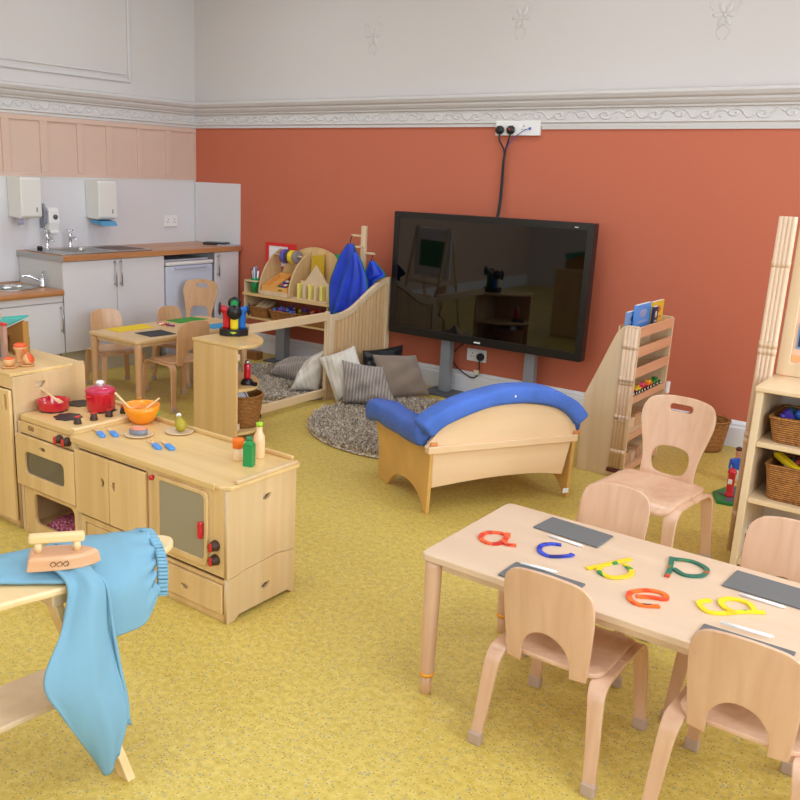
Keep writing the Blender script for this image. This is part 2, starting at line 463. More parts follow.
# wipe-clean white wall panels behind the worktop
struct('trim_7', MB().box(0, .012, -3.0, -.012, .70, 1.5), WHITE_LAM)
struct('trim_8', MB().box(0, .59, -.012, 0, .94, 1.487), WHITE_LAM)
struct('trim_9', MB().box(0, .016, -3.0, -.012, 1.487, 1.503).box(.02, .03, -.024, -.012, .95, 1.487), flat('trim_strip', (214, 212, 208), .4))
CEIL_W, WIN_R, WIN_F, EXPO = 19, 108, 24, -0.45
# ------------------------------------------------------------------ real kitchen along the left wall
def bar_handle(parent, x, y, z0, z1):
    mb = MB().cyl((x + .03, y, z0), (x + .03, y, z1), .006, n=10)
    for z in (z0 + .02, z1 - .02): mb.cyl((x, y, z), (x + .03, y, z), .005, n=8)
    return part('handle', mb, STEEL, parent, world=True, label='brushed steel bar handle')
CARC = flat('carcass_white', (206, 206, 202), .5)
c = thing('base_cabinet', 'tall white two-door base cabinet under the worktop with the steel drainer', 'cabinet', (.3, -1.4, 0))
part('carcass', MB().box(.02, .575, -1.9, -.915, .2, .898), CARC, c, world=True)
part('plinth', MB().box(.02, .53, -1.9, -.92, 0, .2), GREYPL, c, world=True)
for y0, y1, hy in ((-1.902, -1.408, -1.43), (-1.402, -.915, -1.375)):
    d = part('door', MB().box(.578, .597, y0, y1, .205, .893), WHITE_LAM, c, .002, world=True)
    bar_handle(d, .597, hy, .68, .89)
c = thing('corner_cabinet', 'narrow white cabinet door between the small fridge and the terracotta wall', 'cabinet', (.3, -.16, 0))
part('carcass', MB().box(.02, .575, -.3, -.03, .2, .898), CARC, c, world=True)
part('plinth', MB().box(.02, .53, -.3, -.03, 0, .2), GREYPL, c, world=True)
d = part('door', MB().box(.578, .597, -.325, -.03, .205, .893), WHITE_LAM, c, .002, world=True)
bar_handle(d, .597, -.3, .685, .88)
FR = flat('fridge_enamel', (206, 212, 226), .3, coat=.3)
c = thing('small_fridge', 'white under-counter fridge with rounded top edge beside the cabinets', 'fridge', (.3, -.62, 0))
part('body', MB().box(.04, .53, -.89, -.345, .02, .85), FR, c, .004, world=True)
part('door', MB().box(.535, .59, -.89, -.345, .06, .80), FR, c, .012, world=True)
part('top', MB().box(.04, .60, -.892, -.343, .803, .838), WHITE_PL, c, .014, world=True)
part('handle', MB().box(.588, .606, -.80, -.43, .772, .79), flat('fridge_grip', (190, 192, 214), .4), c, .004, world=True)
part('plinth', MB().box(.05, .53, -.88, -.36, 0, .02), GREYPL, c, world=True)

mb = MB().plate([rrect(.014, .62, -1.91, -.014, .003), rrect(.135, .505, -1.725, -1.355, .08)], .04, 'xy', .92)
w = solo('worktop', mb, OAK, 'oak-coloured worktop running from the steel sink to the terracotta wall', 'worktop', bevel=.003)
part('end_strip', MB().box(.014, .62, -1.916, -1.911, .90, .939), flat('grey_edging', (168, 166, 162), .4), w, world=True, label='grey end edging')
# sink let into the worktop: rim, bowl, drainer with grooves
s = thing('sink', 'stainless steel sink with ribbed drainer let into the high worktop', 'sink', (.3, -1.5, .94))
part('rim', MB().plate([rrect(.06, .56, -1.88, -.98, .04), rrect(.14, .50, -1.72, -1.36, .08)], .006, 'xy', .944, .002), STEEL, s, world=True)
part('bowl', MB().rings([[(x, y, z) for x, y in rrect(.14 + i, .50 - i, -1.72 + i, -1.36 - i, .08)] for i, z in ((0, .943), (.008, .93), (.02, .912), (.05, .906))], caps=False).add([(x, y, .906) for x, y in rrect(.19, .45, -1.67, -1.41, .08)], [tuple(range(24))]), STEEL, s, world=True)
mb = MB()
for i in range(9): mb.box(.16 + i * .04, .166 + i * .04, -1.30, -1.02, .947, .951)
part('drainer_ribs', mb, STEEL, s, world=True)
def pillar_tap(y, lab):
    t = thing('tap', lab, 'tap', (.1, y, .94), 0, 'pair of chrome pillar taps')
    part('body', MB().lathe([(.022, .008), (.018, .015), (.013, .03), (.014, .09), (.018, .1), (.018, .12), (.01, .128)], 16), CHROME, t)
    part('spout', MB().tube([(0, 0, .075), (.03, 0, .092), (.07, 0, .088), (.085, 0, .07)], .009, 10, 5), CHROME, t)
    mb = MB().cyl((0, 0, .125), (0, 0, .15), .008)
    for a in (0, pi / 2): mb.cyl((-.028 * cos(a), -.028 * sin(a), .148), (.028 * cos(a), .028 * sin(a), .148), .006, n=8)
    part('cross_head', mb, CHROME, t); return t
pillar_tap(-1.69, 'chrome pillar tap directly below the white soap dispenser')
pillar_tap(-1.475, 'chrome pillar tap standing clear to the right of the soap dispenser')
solo('plug', MB().lathe([(.02, 0), (.022, .02), (.016, .028)], 16, M=T(.16, -1.80, .948)), BLACKM, 'black rubber sink plug beside the left pillar tap', 'plug')

# lower counter
c = thing('low_cabinet', 'lower white cabinet with one door under the low worktop', 'cabinet', (.3, -2.4, 0))
part('carcass', MB().box(.02, .575, -2.95, -1.912, .2, .648), CARC, c, world=True)
part('plinth', MB().box(.02, .53, -2.95, -1.912, 0, .2), GREYPL, c, world=True)
part('top_rail', MB().box(.577, .593, -2.95, -1.912, .60, .648), WHITE_LAM, c, .002, world=True)
for y0, y1 in ((-2.44, -1.914), (-2.95, -2.445)):
    d = part('door', MB().box(.578, .597, y0, y1, .205, .593), WHITE_LAM, c, .002, world=True)
    bar_handle(d, .597, y1 - .025, .365, .575)
def ringp(cx, cy, rx, ry, n=28): return circ(cx, cy, rx, n, ry=ry)
mb = MB().plate([rrect(.014, .62, -2.95, -1.912, .003), ringp(.30, -2.16, .15, .19)], .04, 'xy', .67)
solo('low_worktop', mb, OAK, 'lower oak-coloured worktop at child height with a round sink', 'worktop')
s = thing('round_sink', 'shallow round stainless basin set in the low worktop', 'sink', (.30, -2.16, .69))
part('rim', MB().plate([ringp(.30, -2.16, .172, .21), ringp(.30, -2.16, .145, .185)], .005, 'xy', .6935, .001), STEEL, s, world=True)
part('bowl', MB().rings([[(x, y, z) for x, y in ringp(.30, -2.16, .147 * k_, .187 * k_)] for k_, z in ((1, .692), (.97, .68), (.86, .662), (.6, .655), (.05, .654))], caps=False), STEEL, s, world=True)
t = thing('mixer_tap', 'chrome single-lever mixer tap behind the round low sink', 'tap', (.40, -1.950, .69))
part('body', MB().lathe([(.024, .004), (.022, .012), (.018, .03), (.019, .07), (.012, .08)], 16), CHROME, t)
part('spout', MB().tube([(0, 0, .045), (-.03, -.05, .07), (-.06, -.10, .09), (-.075, -.13, .08)], .01, 10, 5), CHROME, t)
part('lever', MB().tube([(0, 0, .08), (0, .0, .10), (-.03, .03, .115)], .008, 8, 4), CHROME, t)

def towel_dispenser(y0, y1, z0, z1, lab, cloth):
    t = thing('towel_dispenser', lab, 'paper towel dispenser', (.012, (y0 + y1) / 2, z0), 0)
    mb = MB().prism([(.0125, z0 + .01), (.0125, z1), (.185, z1), (.195, z1 - .02), (.195, z0 + .02), (.17, z0)], y0, y1, 'xz')
    part('casing', mb, flat('dispenser_white', (226, 224, 216), .35), t, .008, world=True)
    part('lock', MB().box(.194, .198, (y0 + y1) / 2 + .04, (y0 + y1) / 2 + .048, z0 + .05, z0 + .085), flat('lock_grey', (120, 116, 112), .5), t, world=True)
    return t
d = towel_dispenser(-1.965, -1.785, 1.19, 1.50, 'white paper towel dispenser above the low sink, with a lavender tab below', 0)
part('towel_end', MB().strip([(.12, -1.93, 1.19), (.13, -1.93, 1.165), (.11, -1.925, 1.14)], .05, .003, (0, 1, 0)), flat('lavender_towel', (176, 178, 206), .8), d, world=True)
d = towel_dispenser(-1.25, -1.065, 1.17, 1.485, 'white paper towel dispenser with a blue towel hanging from its slot', 1)
part('paper_towel', MB().prism([(.06, 1.165), (.07, 1.142), (.19, 1.128), (.225, 1.12), (.20, 1.155), (.12, 1.165)], -1.24, -1.09, 'xz'), flat('blue_towel', (88, 152, 190), .8), d, world=True, label='blue paper towel')
s = thing('soap_dispenser', 'white and grey wall soap dispenser above the pillar taps', 'soap dispenser', (.012, -1.62, 1.08))
part('body', MB().prism([(.0125, 1.27), (.08, 1.27), (.10, 1.24), (.11, 1.15), (.09, 1.08), (.05, 1.075), (.0125, 1.12)], -1.665, -1.565, 'xz'), WHITE_PL, s, .012, world=True)
part('side_cover', MB().prism([(.0125, 1.28), (.05, 1.30), (.085, 1.25), (.08, 1.15), (.0125, 1.10)], -1.695, -1.667, 'xz'), flat('soap_grey', (140, 144, 156), .4), s, .006, world=True, label='grey side shell')
part('emblem', MB().cyl((.1, -1.61, 1.195), (.113, -1.61, 1.195), .02, n=20).cyl((.113, -1.61, 1.195), (.115, -1.61, 1.195), .012, n=16), flat('emblem_grey', (96, 96, 96), .5), s, world=True)
part('push_lever', MB().box(.085, .10, -1.655, -1.575, 1.066, 1.09), WHITE_PL, s, .004, world=True)

def socket(name, lab, M, w, h, gangs, nh=None):
    """wall plate built facing -y with its back on y=0, then placed by M"""
    t = bpy.data.objects.new(name, None); COL.objects.link(t); t.location = M.translation; t.rotation_euler = M.to_euler()
    props(t, lab, 'socket')
    part('face_plate', MB().box(-w / 2, w / 2, -.016, -.0005, -h / 2, h / 2), WHITE_PL, t, .004)
    dk = flat('socket_slot', (60, 58, 56), .6)
    mb = MB(); sw = MB()
    for g in gangs:
        mb.box(g - .003, g + .003, -.0175, -.016, .008, .018)
        for s_ in (-1, 1): mb.box(g + s_ * .011 - .0045, g + s_ * .011 + .0045, -.0175, -.016, -.012, -.007)
        sw.box(g - .026 - .005, g - .026 + .005, -.02, -.016, .008, .024)
    part('pin_holes', mb, dk, t); part('switch', sw, flat('switch_white', (244, 242, 240), .3), t)
    return t
socket('wall_socket', 'white double socket on the white panel above the worktop', T(.0125, -.33, 1.135, pi / 2), .155, .10, (-.034, .042))

# tablet and papers lying at the wall end of the worktop
t = thing('tablet', 'black tablet case lying at the far end of the worktop', 'tablet', (.40, -.10, .94), .5)
part('case', MB().box(-.12, .10, -.07, .07, .0005, .022), BLACK, t, .003)
part('screen', MB().box(-.09, .07, -.05, .05, .022, .024), flat('tablet_screen', (44, 46, 52), .15), t)
solo('papers', MB().box(-.09, .09, -.05, .05, 0, .008, M=T(.53, -.09, .9405, .35)), flat('papers_grey', (178, 178, 182), .7), 'small stack of grey papers beside the black tablet', 'papers')

# ------------------------------------------------------------------ sockets, cables, screen
s = socket('socket_strip', 'white four-gang socket box under the cornice with two black plugs', T(3.293, -.015, 1.955), .34, .10, (-.12, -.035, .05))
part('back_box', MB().box(-.168, .168, -.0005, .0145, -.048, .048), WHITE_PL, s, .002)
def plug(parent_lab, x, z, y=-.03, name='plug'):
    return solo(name, MB().lathe([(.026, 0), (.03, .004), (.029, .024), (.014, .032)], 20, M=T(x, y - .0, z) @ Matrix.Rotation(pi / 2, 4, 'X')), BLACK, parent_lab, 'plug')
plug('black plug at the left end of the high socket box', 3.165, 1.942, -.0325)
plug('black plug with a red dot, second along the high socket box', 3.25, 1.942, -.0325)
solo('red_dot', MB().cyl((3.25, -.0655, 1.946), (3.25, -.0675, 1.946), .007, n=12), REDW, 'tiny red dot on the second plug of the high socket box', 'sticker')
cab = flat('black_cable', (18, 18, 20), .45)
mb = MB().tube([(3.165, -.047, 1.915), (3.17, -.045, 1.87), (3.205, -.03, 1.80), (3.20, -.025, 1.70), (3.200, -.028, 1.5), (3.206, -.06, 1.36), (3.206, -.085, 1.33)], .006, 8, 5)
mb.tube([(3.25, -.047, 1.915), (3.24, -.045, 1.87), (3.213, -.032, 1.79), (3.21, -.028, 1.70), (3.212, -.03, 1.5), (3.218, -.06, 1.36), (3.218, -.085, 1.33)], .006, 8, 5)
mb.tube([(3.207, -.016, 1.80), (3.203, -.014, 1.70), (3.206, -.015, 1.5), (3.212, -.045, 1.36), (3.212, -.085, 1.33)], .005, 8, 5)
solo('power_cables', mb, cab, 'bundle of black cables dropping from the high sockets to the screen', 'cable')
solo('network_cable', MB().tube([(3.39, -.035, 1.952), (3.36, -.05, 1.94), (3.31, -.045, 1.91), (3.25, -.04, 1.86), (3.222, -.034, 1.81)], .003, 8, 5).box(3.385, 3.40, -.04, -.0325, 1.944, 1.96), flat('blue_lead', (70, 84, 170), .5), 'thin blue lead plugged into the right of the high socket box', 'cable')
socket('low_socket', 'white double socket low on the terracotta wall below the screen', T(3.10, 0, .305), .165, .095, (-.034, .042))
plug('black plug in the low socket beneath the screen', 3.142, .30, -.0175)
mb = MB().tube([(3.142, -.04, .275), (3.145, -.04, .22), (3.14, -.04, .17), (3.09, -.045, .135), (2.97, -.05, .19), (2.91, -.06, .27), (2.97, -.08, .35), (3.05, -.12, .41), (3.06, -.15, .445)], .005, 8, 6)
solo('loop_cable', mb, cab, 'black cable looping from the low socket up to the screen', 'cable')
solo('cable_tag', MB().box(3.105, 3.15, -.049, -.0465, .165, .20), flat('tag_cream', (226, 214, 180), .7), 'small cream tag on the looping black cable', 'tag')

tv = thing('television', 'large black flat screen standing on two grey columns against the terracotta wall', 'television', (3.24, -.14, 0))
X0, X1, Z0, Z1, YT = 2.44, 4.012, .428, 1.347, -.235
part('casing', MB().box(X0, X1, YT, YT + .075, Z0, Z1), BLACK, tv, .006, world=True)
part('bezel', MB().plate([rrect(X0, X1, Z0, Z1, .008), rrect(X0 + .045, X1 - .045, Z0 + .06, Z1 - .045, .002)], .008, 'xz', YT - .004, .001), flat('bezel_black', (20, 20, 20), .3), tv, world=True)
part('screen', MB().box(X0 + .045, X1 - .045, YT - .003, YT - .001, Z0 + .06, Z1 - .045), flat('screen_glass', (5, 5, 6), .03, spec=.75), tv, world=True)
part('logo', MB().box(3.195, 3.245, YT - .0105, YT - .0082, Z0 + .016, Z0 + .026).box(3.88, 3.905, YT - .0105, YT - .0082, Z1 - .032, Z1 - .027), PAPERW, tv, world=True, label='small white marks on the frame')
for x in (2.905, 3.60):
    l = part('column', MB().box(x - .04, x + .04, -.155, -.085, .012, 1.0), GREYMET, tv, .006, world=True)
    part('foot_plate', MB().box(x - .14, x + .17, -.27, -.03, 0, .012), DKGREY, l, .004, world=True)
part('mount', MB().box(2.85, 3.67, -.16, -.10, .75, .85), DKGREY, tv, world=True)

# ------------------------------------------------------------------ toy kitchen row
def knob(parent, M, r=.02, top=REDW, name='knob'):
    k = part(name, MB().lathe([(r, 0), (r, .006), (r * .8, .02), (r * .75, .028)], 14, M=M), BROWNK, parent, world=True, label='brown and red turning knob')
    mb = MB(); mb.bm.from_mesh(MB_pointer(r)); mb.bm.transform(M)
    part('pointer', mb, top, k, world=True)
def MB_pointer(r):
    m = MB().prism([(-r * .32, .0282), (r * .32, .0282), (r * .22, .034), (-r * .22, .034)], -r * .75, r * .75, 'xz')
    me = bpy.data.meshes.new('tmp'); bmesh.ops.recalc_face_normals(m.bm, faces=m.bm.faces[:]); m.bm.to_mesh(me); m.bm.free(); return me
YFK, YBK = -3.785, -3.42       # carcass front and back
# cooker x 2.925..3.345
ck = thing('toy_cooker', 'pale wooden toy cooker with glazed oven door and four black hob plates', 'toy cooker', (3.135, -3.59, 0))
mb = MB().box(2.925, 2.943, YFK, YBK, 0, .51).box(3.33, 3.347, YFK, YBK, 0, .51).box(2.943, 3.33, YBK - .012, YBK, .02, .51)
part('carcass', mb, BIRCHY, ck, .002, world=True)
part('shelf', MB().box(2.943, 3.33, YFK + .02, YBK - .012, .215, .23).box(2.943, 3.33, YFK + .02, YBK - .012, .45, .462), BIRCHTOP, ck, world=True)
f = part('control_panel', MB().box(2.943, 3.33, YFK + .004, YFK + .02, .462, .512), BIRCH, ck, .001, world=True)
for x in (3.235, 3.288): knob(f, T(x, YFK + .004, .493) @ Matrix.Rotation(pi / 2, 4, 'X'), .02)
mb = MB()
for i in range(3): mb.tube([(3.005 + i * .014, YFK + .0025, .482), (3.001 + i * .014, YFK + .0025, .494), (3.009 + i * .014, YFK + .0025, .504), (3.013 + i * .014, YFK + .0025, .494), (3.008 + i * .014, YFK + .0025, .485)], .0013, 5, 3)
part('emblem', mb, flat('burnt_mark', (150, 110, 64), .6), f, world=True, label='small engraved leaf mark')
d = part('oven_door', MB().plate([rrect(2.927, 3.345, .228, .46, .004), rrect(2.992, 3.275, .29, .392, .025), rrect(3.108, 3.146, .417, .433, .008)], .016, 'xz', YFK - .009, .002), BIRCH, ck, world=True)
part('window', MB().box(2.985, 3.282, YFK - .006, YFK - .003, .283, .399), flat('perspex', (225, 222, 212), .06, trans=.92), d, world=True, label='clear oven window')
part('oven_rack', MB().tube([(2.99, -3.6, .335), (3.30, -3.6, .335)], .004, 6).tube([(2.99, -3.52, .335), (3.30, -3.52, .335)], .004, 6), REDW, ck, world=True, label='red rail inside the oven')
part('lower_frame', MB().plate([rrect(2.943, 3.33, .0, .213, .002), rrect(3.015, 3.308, .055, .198, .03)], .016, 'xz', YFK + .012, .001), BIRCH, ck, world=True)
part('base', MB().box(2.943, 3.33, YFK + .022, YBK - .012, .02, .032), BIRCHTOP, ck, world=True)
hb = part('hob', MB().box(2.932, 3.322, -3.775, -3.365, .513, .542), BIRCHTOP, ck, .006, world=True)
for x, y in ((2.985, -3.64), (3.125, -3.665), (2.975, -3.49), (3.135, -3.49)):
    pl_ = [((.062 if k % 2 == 0 else .054) * cos(radians(22.5 * k)) + x, (.062 if k % 2 == 0 else .054) * sin(radians(22.5 * k)) + y) for k in range(16)]
    b = part('hob_plate', MB().prism(pl_, .542, .546, 'xy'), flat('hob_black', (42, 44, 46), .45), hb, world=True)
for y in (-3.695, -3.612, -3.532, -3.452): knob(hb, T(3.235, y, .542), .017)
part('ledge', MB().box(3.300, 3.324, -3.775, -3.365, .542, .552), PINE, hb, .003, world=True)
part('back_lip', MB().box(2.932, 3.30, -3.385, -3.365, .542, .556), BIRCHTOP, hb, .003, world=True)
# cloth in the lower opening
mb = MB(); n = 14
vs = []
for i in range(n + 1):
    for j in range(n + 1):
        u, v = i / n, j / n
        vs.append((3.03 + .25 * u, -3.74 + .2 * v, .036 + .05 * sin(pi * u) ** .5 * sin(pi * v) ** .5 * (1 + .25 * sin(9 * u + 3 * v)) ))
mb.add(vs, [(i * (n + 1) + j, i * (n + 1) + j + 1, (i + 1) * (n + 1) + j + 1, (i + 1) * (n + 1) + j) for i in range(n) for j in range(n)], smooth=True)
solo('folded_cloth', mb, speckle('red_check_cloth', [(.35, (120, 40, 66)), (.55, (176, 84, 104)), (.65, (214, 150, 160))], 90, .9), 'dark red patterned cloth in the opening below the toy oven', 'cloth')
# cupboard x 3.355..3.79
cb = thing('toy_cupboard', 'pale wooden toy cupboard with two doors beside the cooker', 'toy cupboard', (3.575, -3.59, 0))
mb = MB().box(3.349, 3.362, YFK, YBK, 0, .512).box(3.782, 3.796, YFK, YBK, 0, .512).box(3.362, 3.782, YBK - .012, YBK, .02, .512)
part('carcass', mb, BIRCHY, cb, .002, world=True)
part('shelf', MB().box(3.362, 3.782, YFK + .02, YBK - .012, .195, .209), BIRCHTOP, cb, world=True)
part('top_rail', MB().box(3.362, 3.782, YFK, YFK + .016, .484, .512), BIRCH, cb, .001, world=True)
for x0, x1, gx, a in ((3.352, 3.569, 3.513, 90), (3.573, 3.79, 3.617, -90)):
    part('door', MB().plate([rrect(x0, x1, .21, .481, .004), dcut(gx + (.009 if a > 0 else -.009), .378, .02, a)], .015, 'xz', YFK - .009, .002), BIRCH, cb, world=True)
part('added_grip_backing', MB().box(3.48, 3.64, YFK + .005, YFK + .010, .34, .41), MAPLE, cb, world=True)  # added pale plate: stands in for the lit interior seen through the grips
part('lower_panel', MB().plate([rrect(3.362, 3.782, 0, .194, .001), rrect(3.385, 3.76, .03, .168, .004)], .014, 'xz', YFK + .008, .001), BIRCH, cb, world=True)
part('drawer', MB().box(3.39, 3.755, YFK + .004, YFK + .02, .035, .163), BIRCH, cb, .003, world=True)
# microwave unit x 3.80..4.22
mw = thing('toy_oven_unit', 'pale wooden toy unit with grey-glazed door and drawer, nearest end of the row', 'toy oven', (4.01, -3.59, 0))
mb = MB().box(3.80, 3.814, YFK, YBK, 0, .512)
part('side_panel', mb, BIRCHY, mw, .002, world=True)
side = [(YFK - .005, .176), (-3.745, .176), (-3.70, .186), (-3.52, .196), (-3.45, .184), (YBK, .184), (YBK, .512), (YFK - .005, .512)]
part('side_panel', MB().plate([side, [(y, z) for y, z in dcut(-3.585, .452, .024)]], .016, 'yz', 4.212, .001), BIRCHY, mw, world=True, label='upper end panel with a half-round grip')
low = [(YFK - .005, .0), (-3.752, 0), (-3.725, .018), (-3.46, .018), (-3.435, 0), (YBK, 0), (YBK, .181), (-3.45, .181), (-3.52, .193), (-3.70, .183), (-3.745, .173), (YFK - .005, .173)]
part('base_side', MB().plate([low, [(y, z) for y, z in dcut(-3.585, .095, .024)]], .016, 'yz', 4.212, .001), BIRCHY, mw, world=True, label='lower end panel with a half-round grip')
part('back_panel', MB().box(3.814, 4.203, YBK - .012, YBK, .02, .512), BIRCH, mw, world=True)
part('added_grip_backing', MB().box(4.188, 4.195, -3.63, -3.54, .41, .47).box(4.188, 4.195, -3.63, -3.54, .055, .11).box(3.96, 4.04, YFK + .008, YFK + .014, .06, .10), MAPLE, mw, world=True)  # plates added behind the grip holes, imitating the light inside the unit
part('shelf', MB().box(3.814, 4.203, YFK + .02, YBK - .012, .165, .178), BIRCHTOP, mw, world=True)
part('front_frame', MB().plate([rrect(3.80, 4.203, .178, .512, .002), rrect(3.86, 4.125, .215, .484, .02)], .014, 'xz', YFK + .003, .001), BIRCH, mw, world=True)
d = part('door', MB().plate([rrect(3.845, 4.128, .203, .490, .022), rrect(3.87, 4.113, .226, .476, .02)], .012, 'xz', YFK - .011, .002), BIRCH, mw, world=True)
part('window', MB().box(3.865, 4.118, YFK - .012, YFK - .008, .221, .481), flat('grey_perspex', (158, 146, 122), .25, coat=.3), d, world=True, label='smoky grey window')
part('handle', MB().box(4.093, 4.112, YFK - .033, YFK - .017, .31, .375), RED, d, .005, world=True, label='red grip')
part('hinge_peg', MB().cyl((3.825, YFK - .004, .472), (3.825, YFK - .018, .472), .010, n=14), RED, mw, world=True, label='red peg')
for z in (.295, .24): knob(mw, T(4.163, YFK - .004, z) @ Matrix.Rotation(pi / 2, 4, 'X'), .021)
part('drawer_frame', MB().plate([rrect(3.814, 4.203, .0, .162, .002), rrect(3.83, 4.198, .03, .148, .003)], .012, 'xz', YFK + .008, .001), BIRCH, mw, world=True)
part('drawer', MB().plate([rrect(3.832, 4.196, .032, .146, .004), dcut(3.998, .09, .02)], .016, 'xz', YFK - .001, .003), BIRCH, mw, world=True)
part('drawer_box', MB().box(3.84, 4.19, YFK + .02, YBK - .03, .035, .13), MAPLE, mw, world=True)
# worktop with raised lip and clipped corner
wt = thing('toy_worktop', 'pale wooden worktop with raised lips spanning the toy cupboard and oven units', 'toy worktop', (3.79, -3.59, .513))
part('board', MB().prism([(3.326, -3.797), (4.19, -3.797), (4.228, -3.775), (4.228, -3.41), (4.205, -3.385), (3.326, -3.385)], .513, .528, 'xy'), BIRCHTOP, wt, .004, world=True)
part('front_lip', MB().box(3.326, 4.165, -3.80, -3.785, .505, .530), BIRCHTOP, wt, .003, world=True)
part('back_lip', MB().box(3.326, 4.18, -3.402, -3.387, .528, .545), BIRCHTOP, wt, .004, world=True)
part('end_lip', MB().box(4.206, 4.228, -3.745, -3.42, .528, .542), BIRCHY, wt, .004, world=True)

# ------------------------------------------------------------------ things on the toy kitchen
p = thing('frying_pan', 'red toy frying pan on the front left hob plate', 'pan', (2.985, -3.64, .5465))
part('pan_body', MB().lathe([(.001, .002), (.056, 0), (.066, .006), (.070, .04), (.072, .044), (.066, .042), (.062, .008), (.001, .007)], 36), RED, p)
part('pan_handle', MB().strip([(-.06, .02, .034), (-.10, .035, .04), (-.145, .05, .042)], .022, .009, (0, 0, 1)), RED, p)
def cutlery_shape(kind):
    mb = MB()
    if kind == 'fork':
        mb.strip([(-.10, 0, .006), (-.04, 0, .004), (.02, 0, .003), (.045, 0, .004)], lambda u: .012 if u < .7 else .012 + (u - .7) * .09, .006, (0, 1, 0))
        for s_ in (-1.5, -.5, .5, 1.5): mb.box(.044, .078, s_ * .0095 - .0028, s_ * .0095 + .0028, .0018, .0062)
    elif kind == 'spatula':
        mb.strip([(-.10, 0, .006), (0, 0, .004), (.03, 0, .003)], .010, .006, (0, 1, 0))
        mb.prism(rrect(.025, .085, -.02, .02, .008), .001, .006, 'xy')
    elif kind == 'spoon':
        mb.strip([(-.11, 0, .006), (0, 0, .005), (.03, 0, .004)], .011, .008, (0, 1, 0)); mb.ball((.05, 0, .005), (.028, .019, .007), 14, 8)
    return mb
WOODL = wood('light_utensil', (232, 190, 138), (240, 204, 156), (.1, 1, 1), 20)
def lean(kind, a, b_, L0, sc=1):
    """utensil whose grip end is at a and whose head points at b_"""
    mb = cutlery_shape(kind); d = (Vector(b_) - Vector(a)).normalized(); up_ = Vector((0, 0, 1)); sd = up_.cross(d).normalized(); nz_ = d.cross(sd)
    M = Matrix((d, sd, nz_)).transposed().to_4x4(); M.translation = Vector(a)
    mb.bm.transform(M @ Matrix.Scale(sc, 4) @ Matrix.Translation((L0, 0, 0))); return mb
solo('wooden_fork', lean('fork', (2.894, -3.654, .632), (3.010, -3.622, .578), .10, .78), WOODL, 'pale wooden toy fork resting in the red frying pan', 'fork')
solo('wooden_spatula', lean('spatula', (2.945, -3.688, .588), (3.02, -3.625, .562), .10, .60), flat('reddish_spatula', (206, 92, 84), .5), 'reddish toy spatula lying inside the red frying pan', 'spatula')
p = thing('cooking_pot', 'tall red toy pot with lid and white knob on the rear right hob plate', 'pot', (3.130, -3.495, .5465)); p.scale = (.92, .92, .95)
part('pot_body', MB().lathe([(.001, 0), (.060, 0), (.068, .006), (.071, .085), (.072, .09), (.001, .09)], 40), RED, p)
part('pot_handle', MB().ball((.0, -.073, .075), (.022, .013, .006), 12, 6).ball((.0, .073, .075), (.022, .013, .006), 12, 6), RED, p)
l = part('lid', MB().lathe([(.001, .09), (.073, .09), (.0735, .096), (.060, .108), (.03, .114), (.001, .115)], 40), flat('lid_red', (196, 36, 74), .25, coat=.4), p, label='slightly darker lid')
part('lid_knob', MB().lathe([(.001, .114), (.014, .114), (.011, .122), (.02, .126), (.021, .134), (.012, .14), (.001, .14)], 20), WHITE_PL, l, label='white knob')
p = solo('mixing_bowl', MB().lathe([(.001, 0), (.036, 0), (.058, .022), (.074, .055), (.079, .083), (.076, .083), (.070, .055), (.054, .026), (.034, .006), (.001, .005)], 40, M=T(3.375, -3.465, .5285)), ORANGE, 'orange toy mixing bowl beside the hob', 'bowl')
solo('wooden_spoon', lean('spoon', (3.245, -3.505, .640), (3.375, -3.515, .585), .11, .8), WOODL, 'wooden toy spoon leaning left out of the orange bowl', 'spoon')
solo('wooden_spoon', lean('spoon', (3.446, -3.423, .642), (3.405, -3.49, .585), .11, .66), WOODL, 'wooden toy spoon leaning right out of the orange bowl', 'spoon')
solo('toy_tomato', MB().ball((3.365, -3.478, .575), (.028, .026, .02), 18, 10), flat('tomato', (206, 56, 36), .35), 'red toy tomato in the orange bowl', 'toy food')
solo('toy_onion', MB().ball((3.398, -3.45, .573), (.02, .02, .018), 16, 10), flat('onion_white', (222, 208, 220), .4), 'pale toy vegetable in the middle of the orange bowl', 'toy food')
solo('toy_lettuce', MB().ball((3.418, -3.425, .573), (.02, .024, .016), 16, 10), flat('leaf_green', (120, 150, 60), .5), 'green toy vegetable at the right of the orange bowl', 'toy food')
def plate_(x, y, r, lab):
    return solo('toy_plate', MB().lathe([(.001, 0), (r * .7, 0), (r, .006), (r * 1.0, .009), (r * .86, .0065), (r * .7, .005), (.001, .005)], 36, M=T(x, y, .5285)), MAPLE, lab, 'plate', 'round wooden toy plates')
plate_(3.512, -3.597, .060, 'round wooden toy plate holding the salmon steak')
plate_(3.598, -3.452, .060, 'round wooden toy plate holding the chicken drumstick')
f = thing('toy_salmon', 'toy salmon steak with grey skin on the left wooden plate', 'toy food', (3.505, -3.592, .5345), .3)
part('skin', MB().lathe([(.001, 0), (.038, 0), (.040, .004), (.040, .018), (.038, .02), (.001, .02)], 28, sy=.8), flat('fish_grey', (130, 132, 144), .4), f)
part('flesh', MB().lathe([(.001, .0203), (.035, .0203), (.033, .024), (.001, .0245)], 28, sy=.8), flat('salmon_pink', (240, 138, 100), .45), f)
part('stripe', MB().strip([(-.028, 0, .0255), (-.01, .008, .0262), (.008, 0, .0262), (.026, -.006, .0255)], .003, .001, (0, 1, 0)).strip([(-.018, .014, .0252), (0, .018, .0257), (.018, .012, .0252)], .003, .001, (0, 1, 0)).strip([(-.018, -.014, .0252), (0, -.012, .0257), (.018, -.018, .0252)], .003, .001, (0, 1, 0)), flat('salmon_light', (250, 214, 190), .5), f)
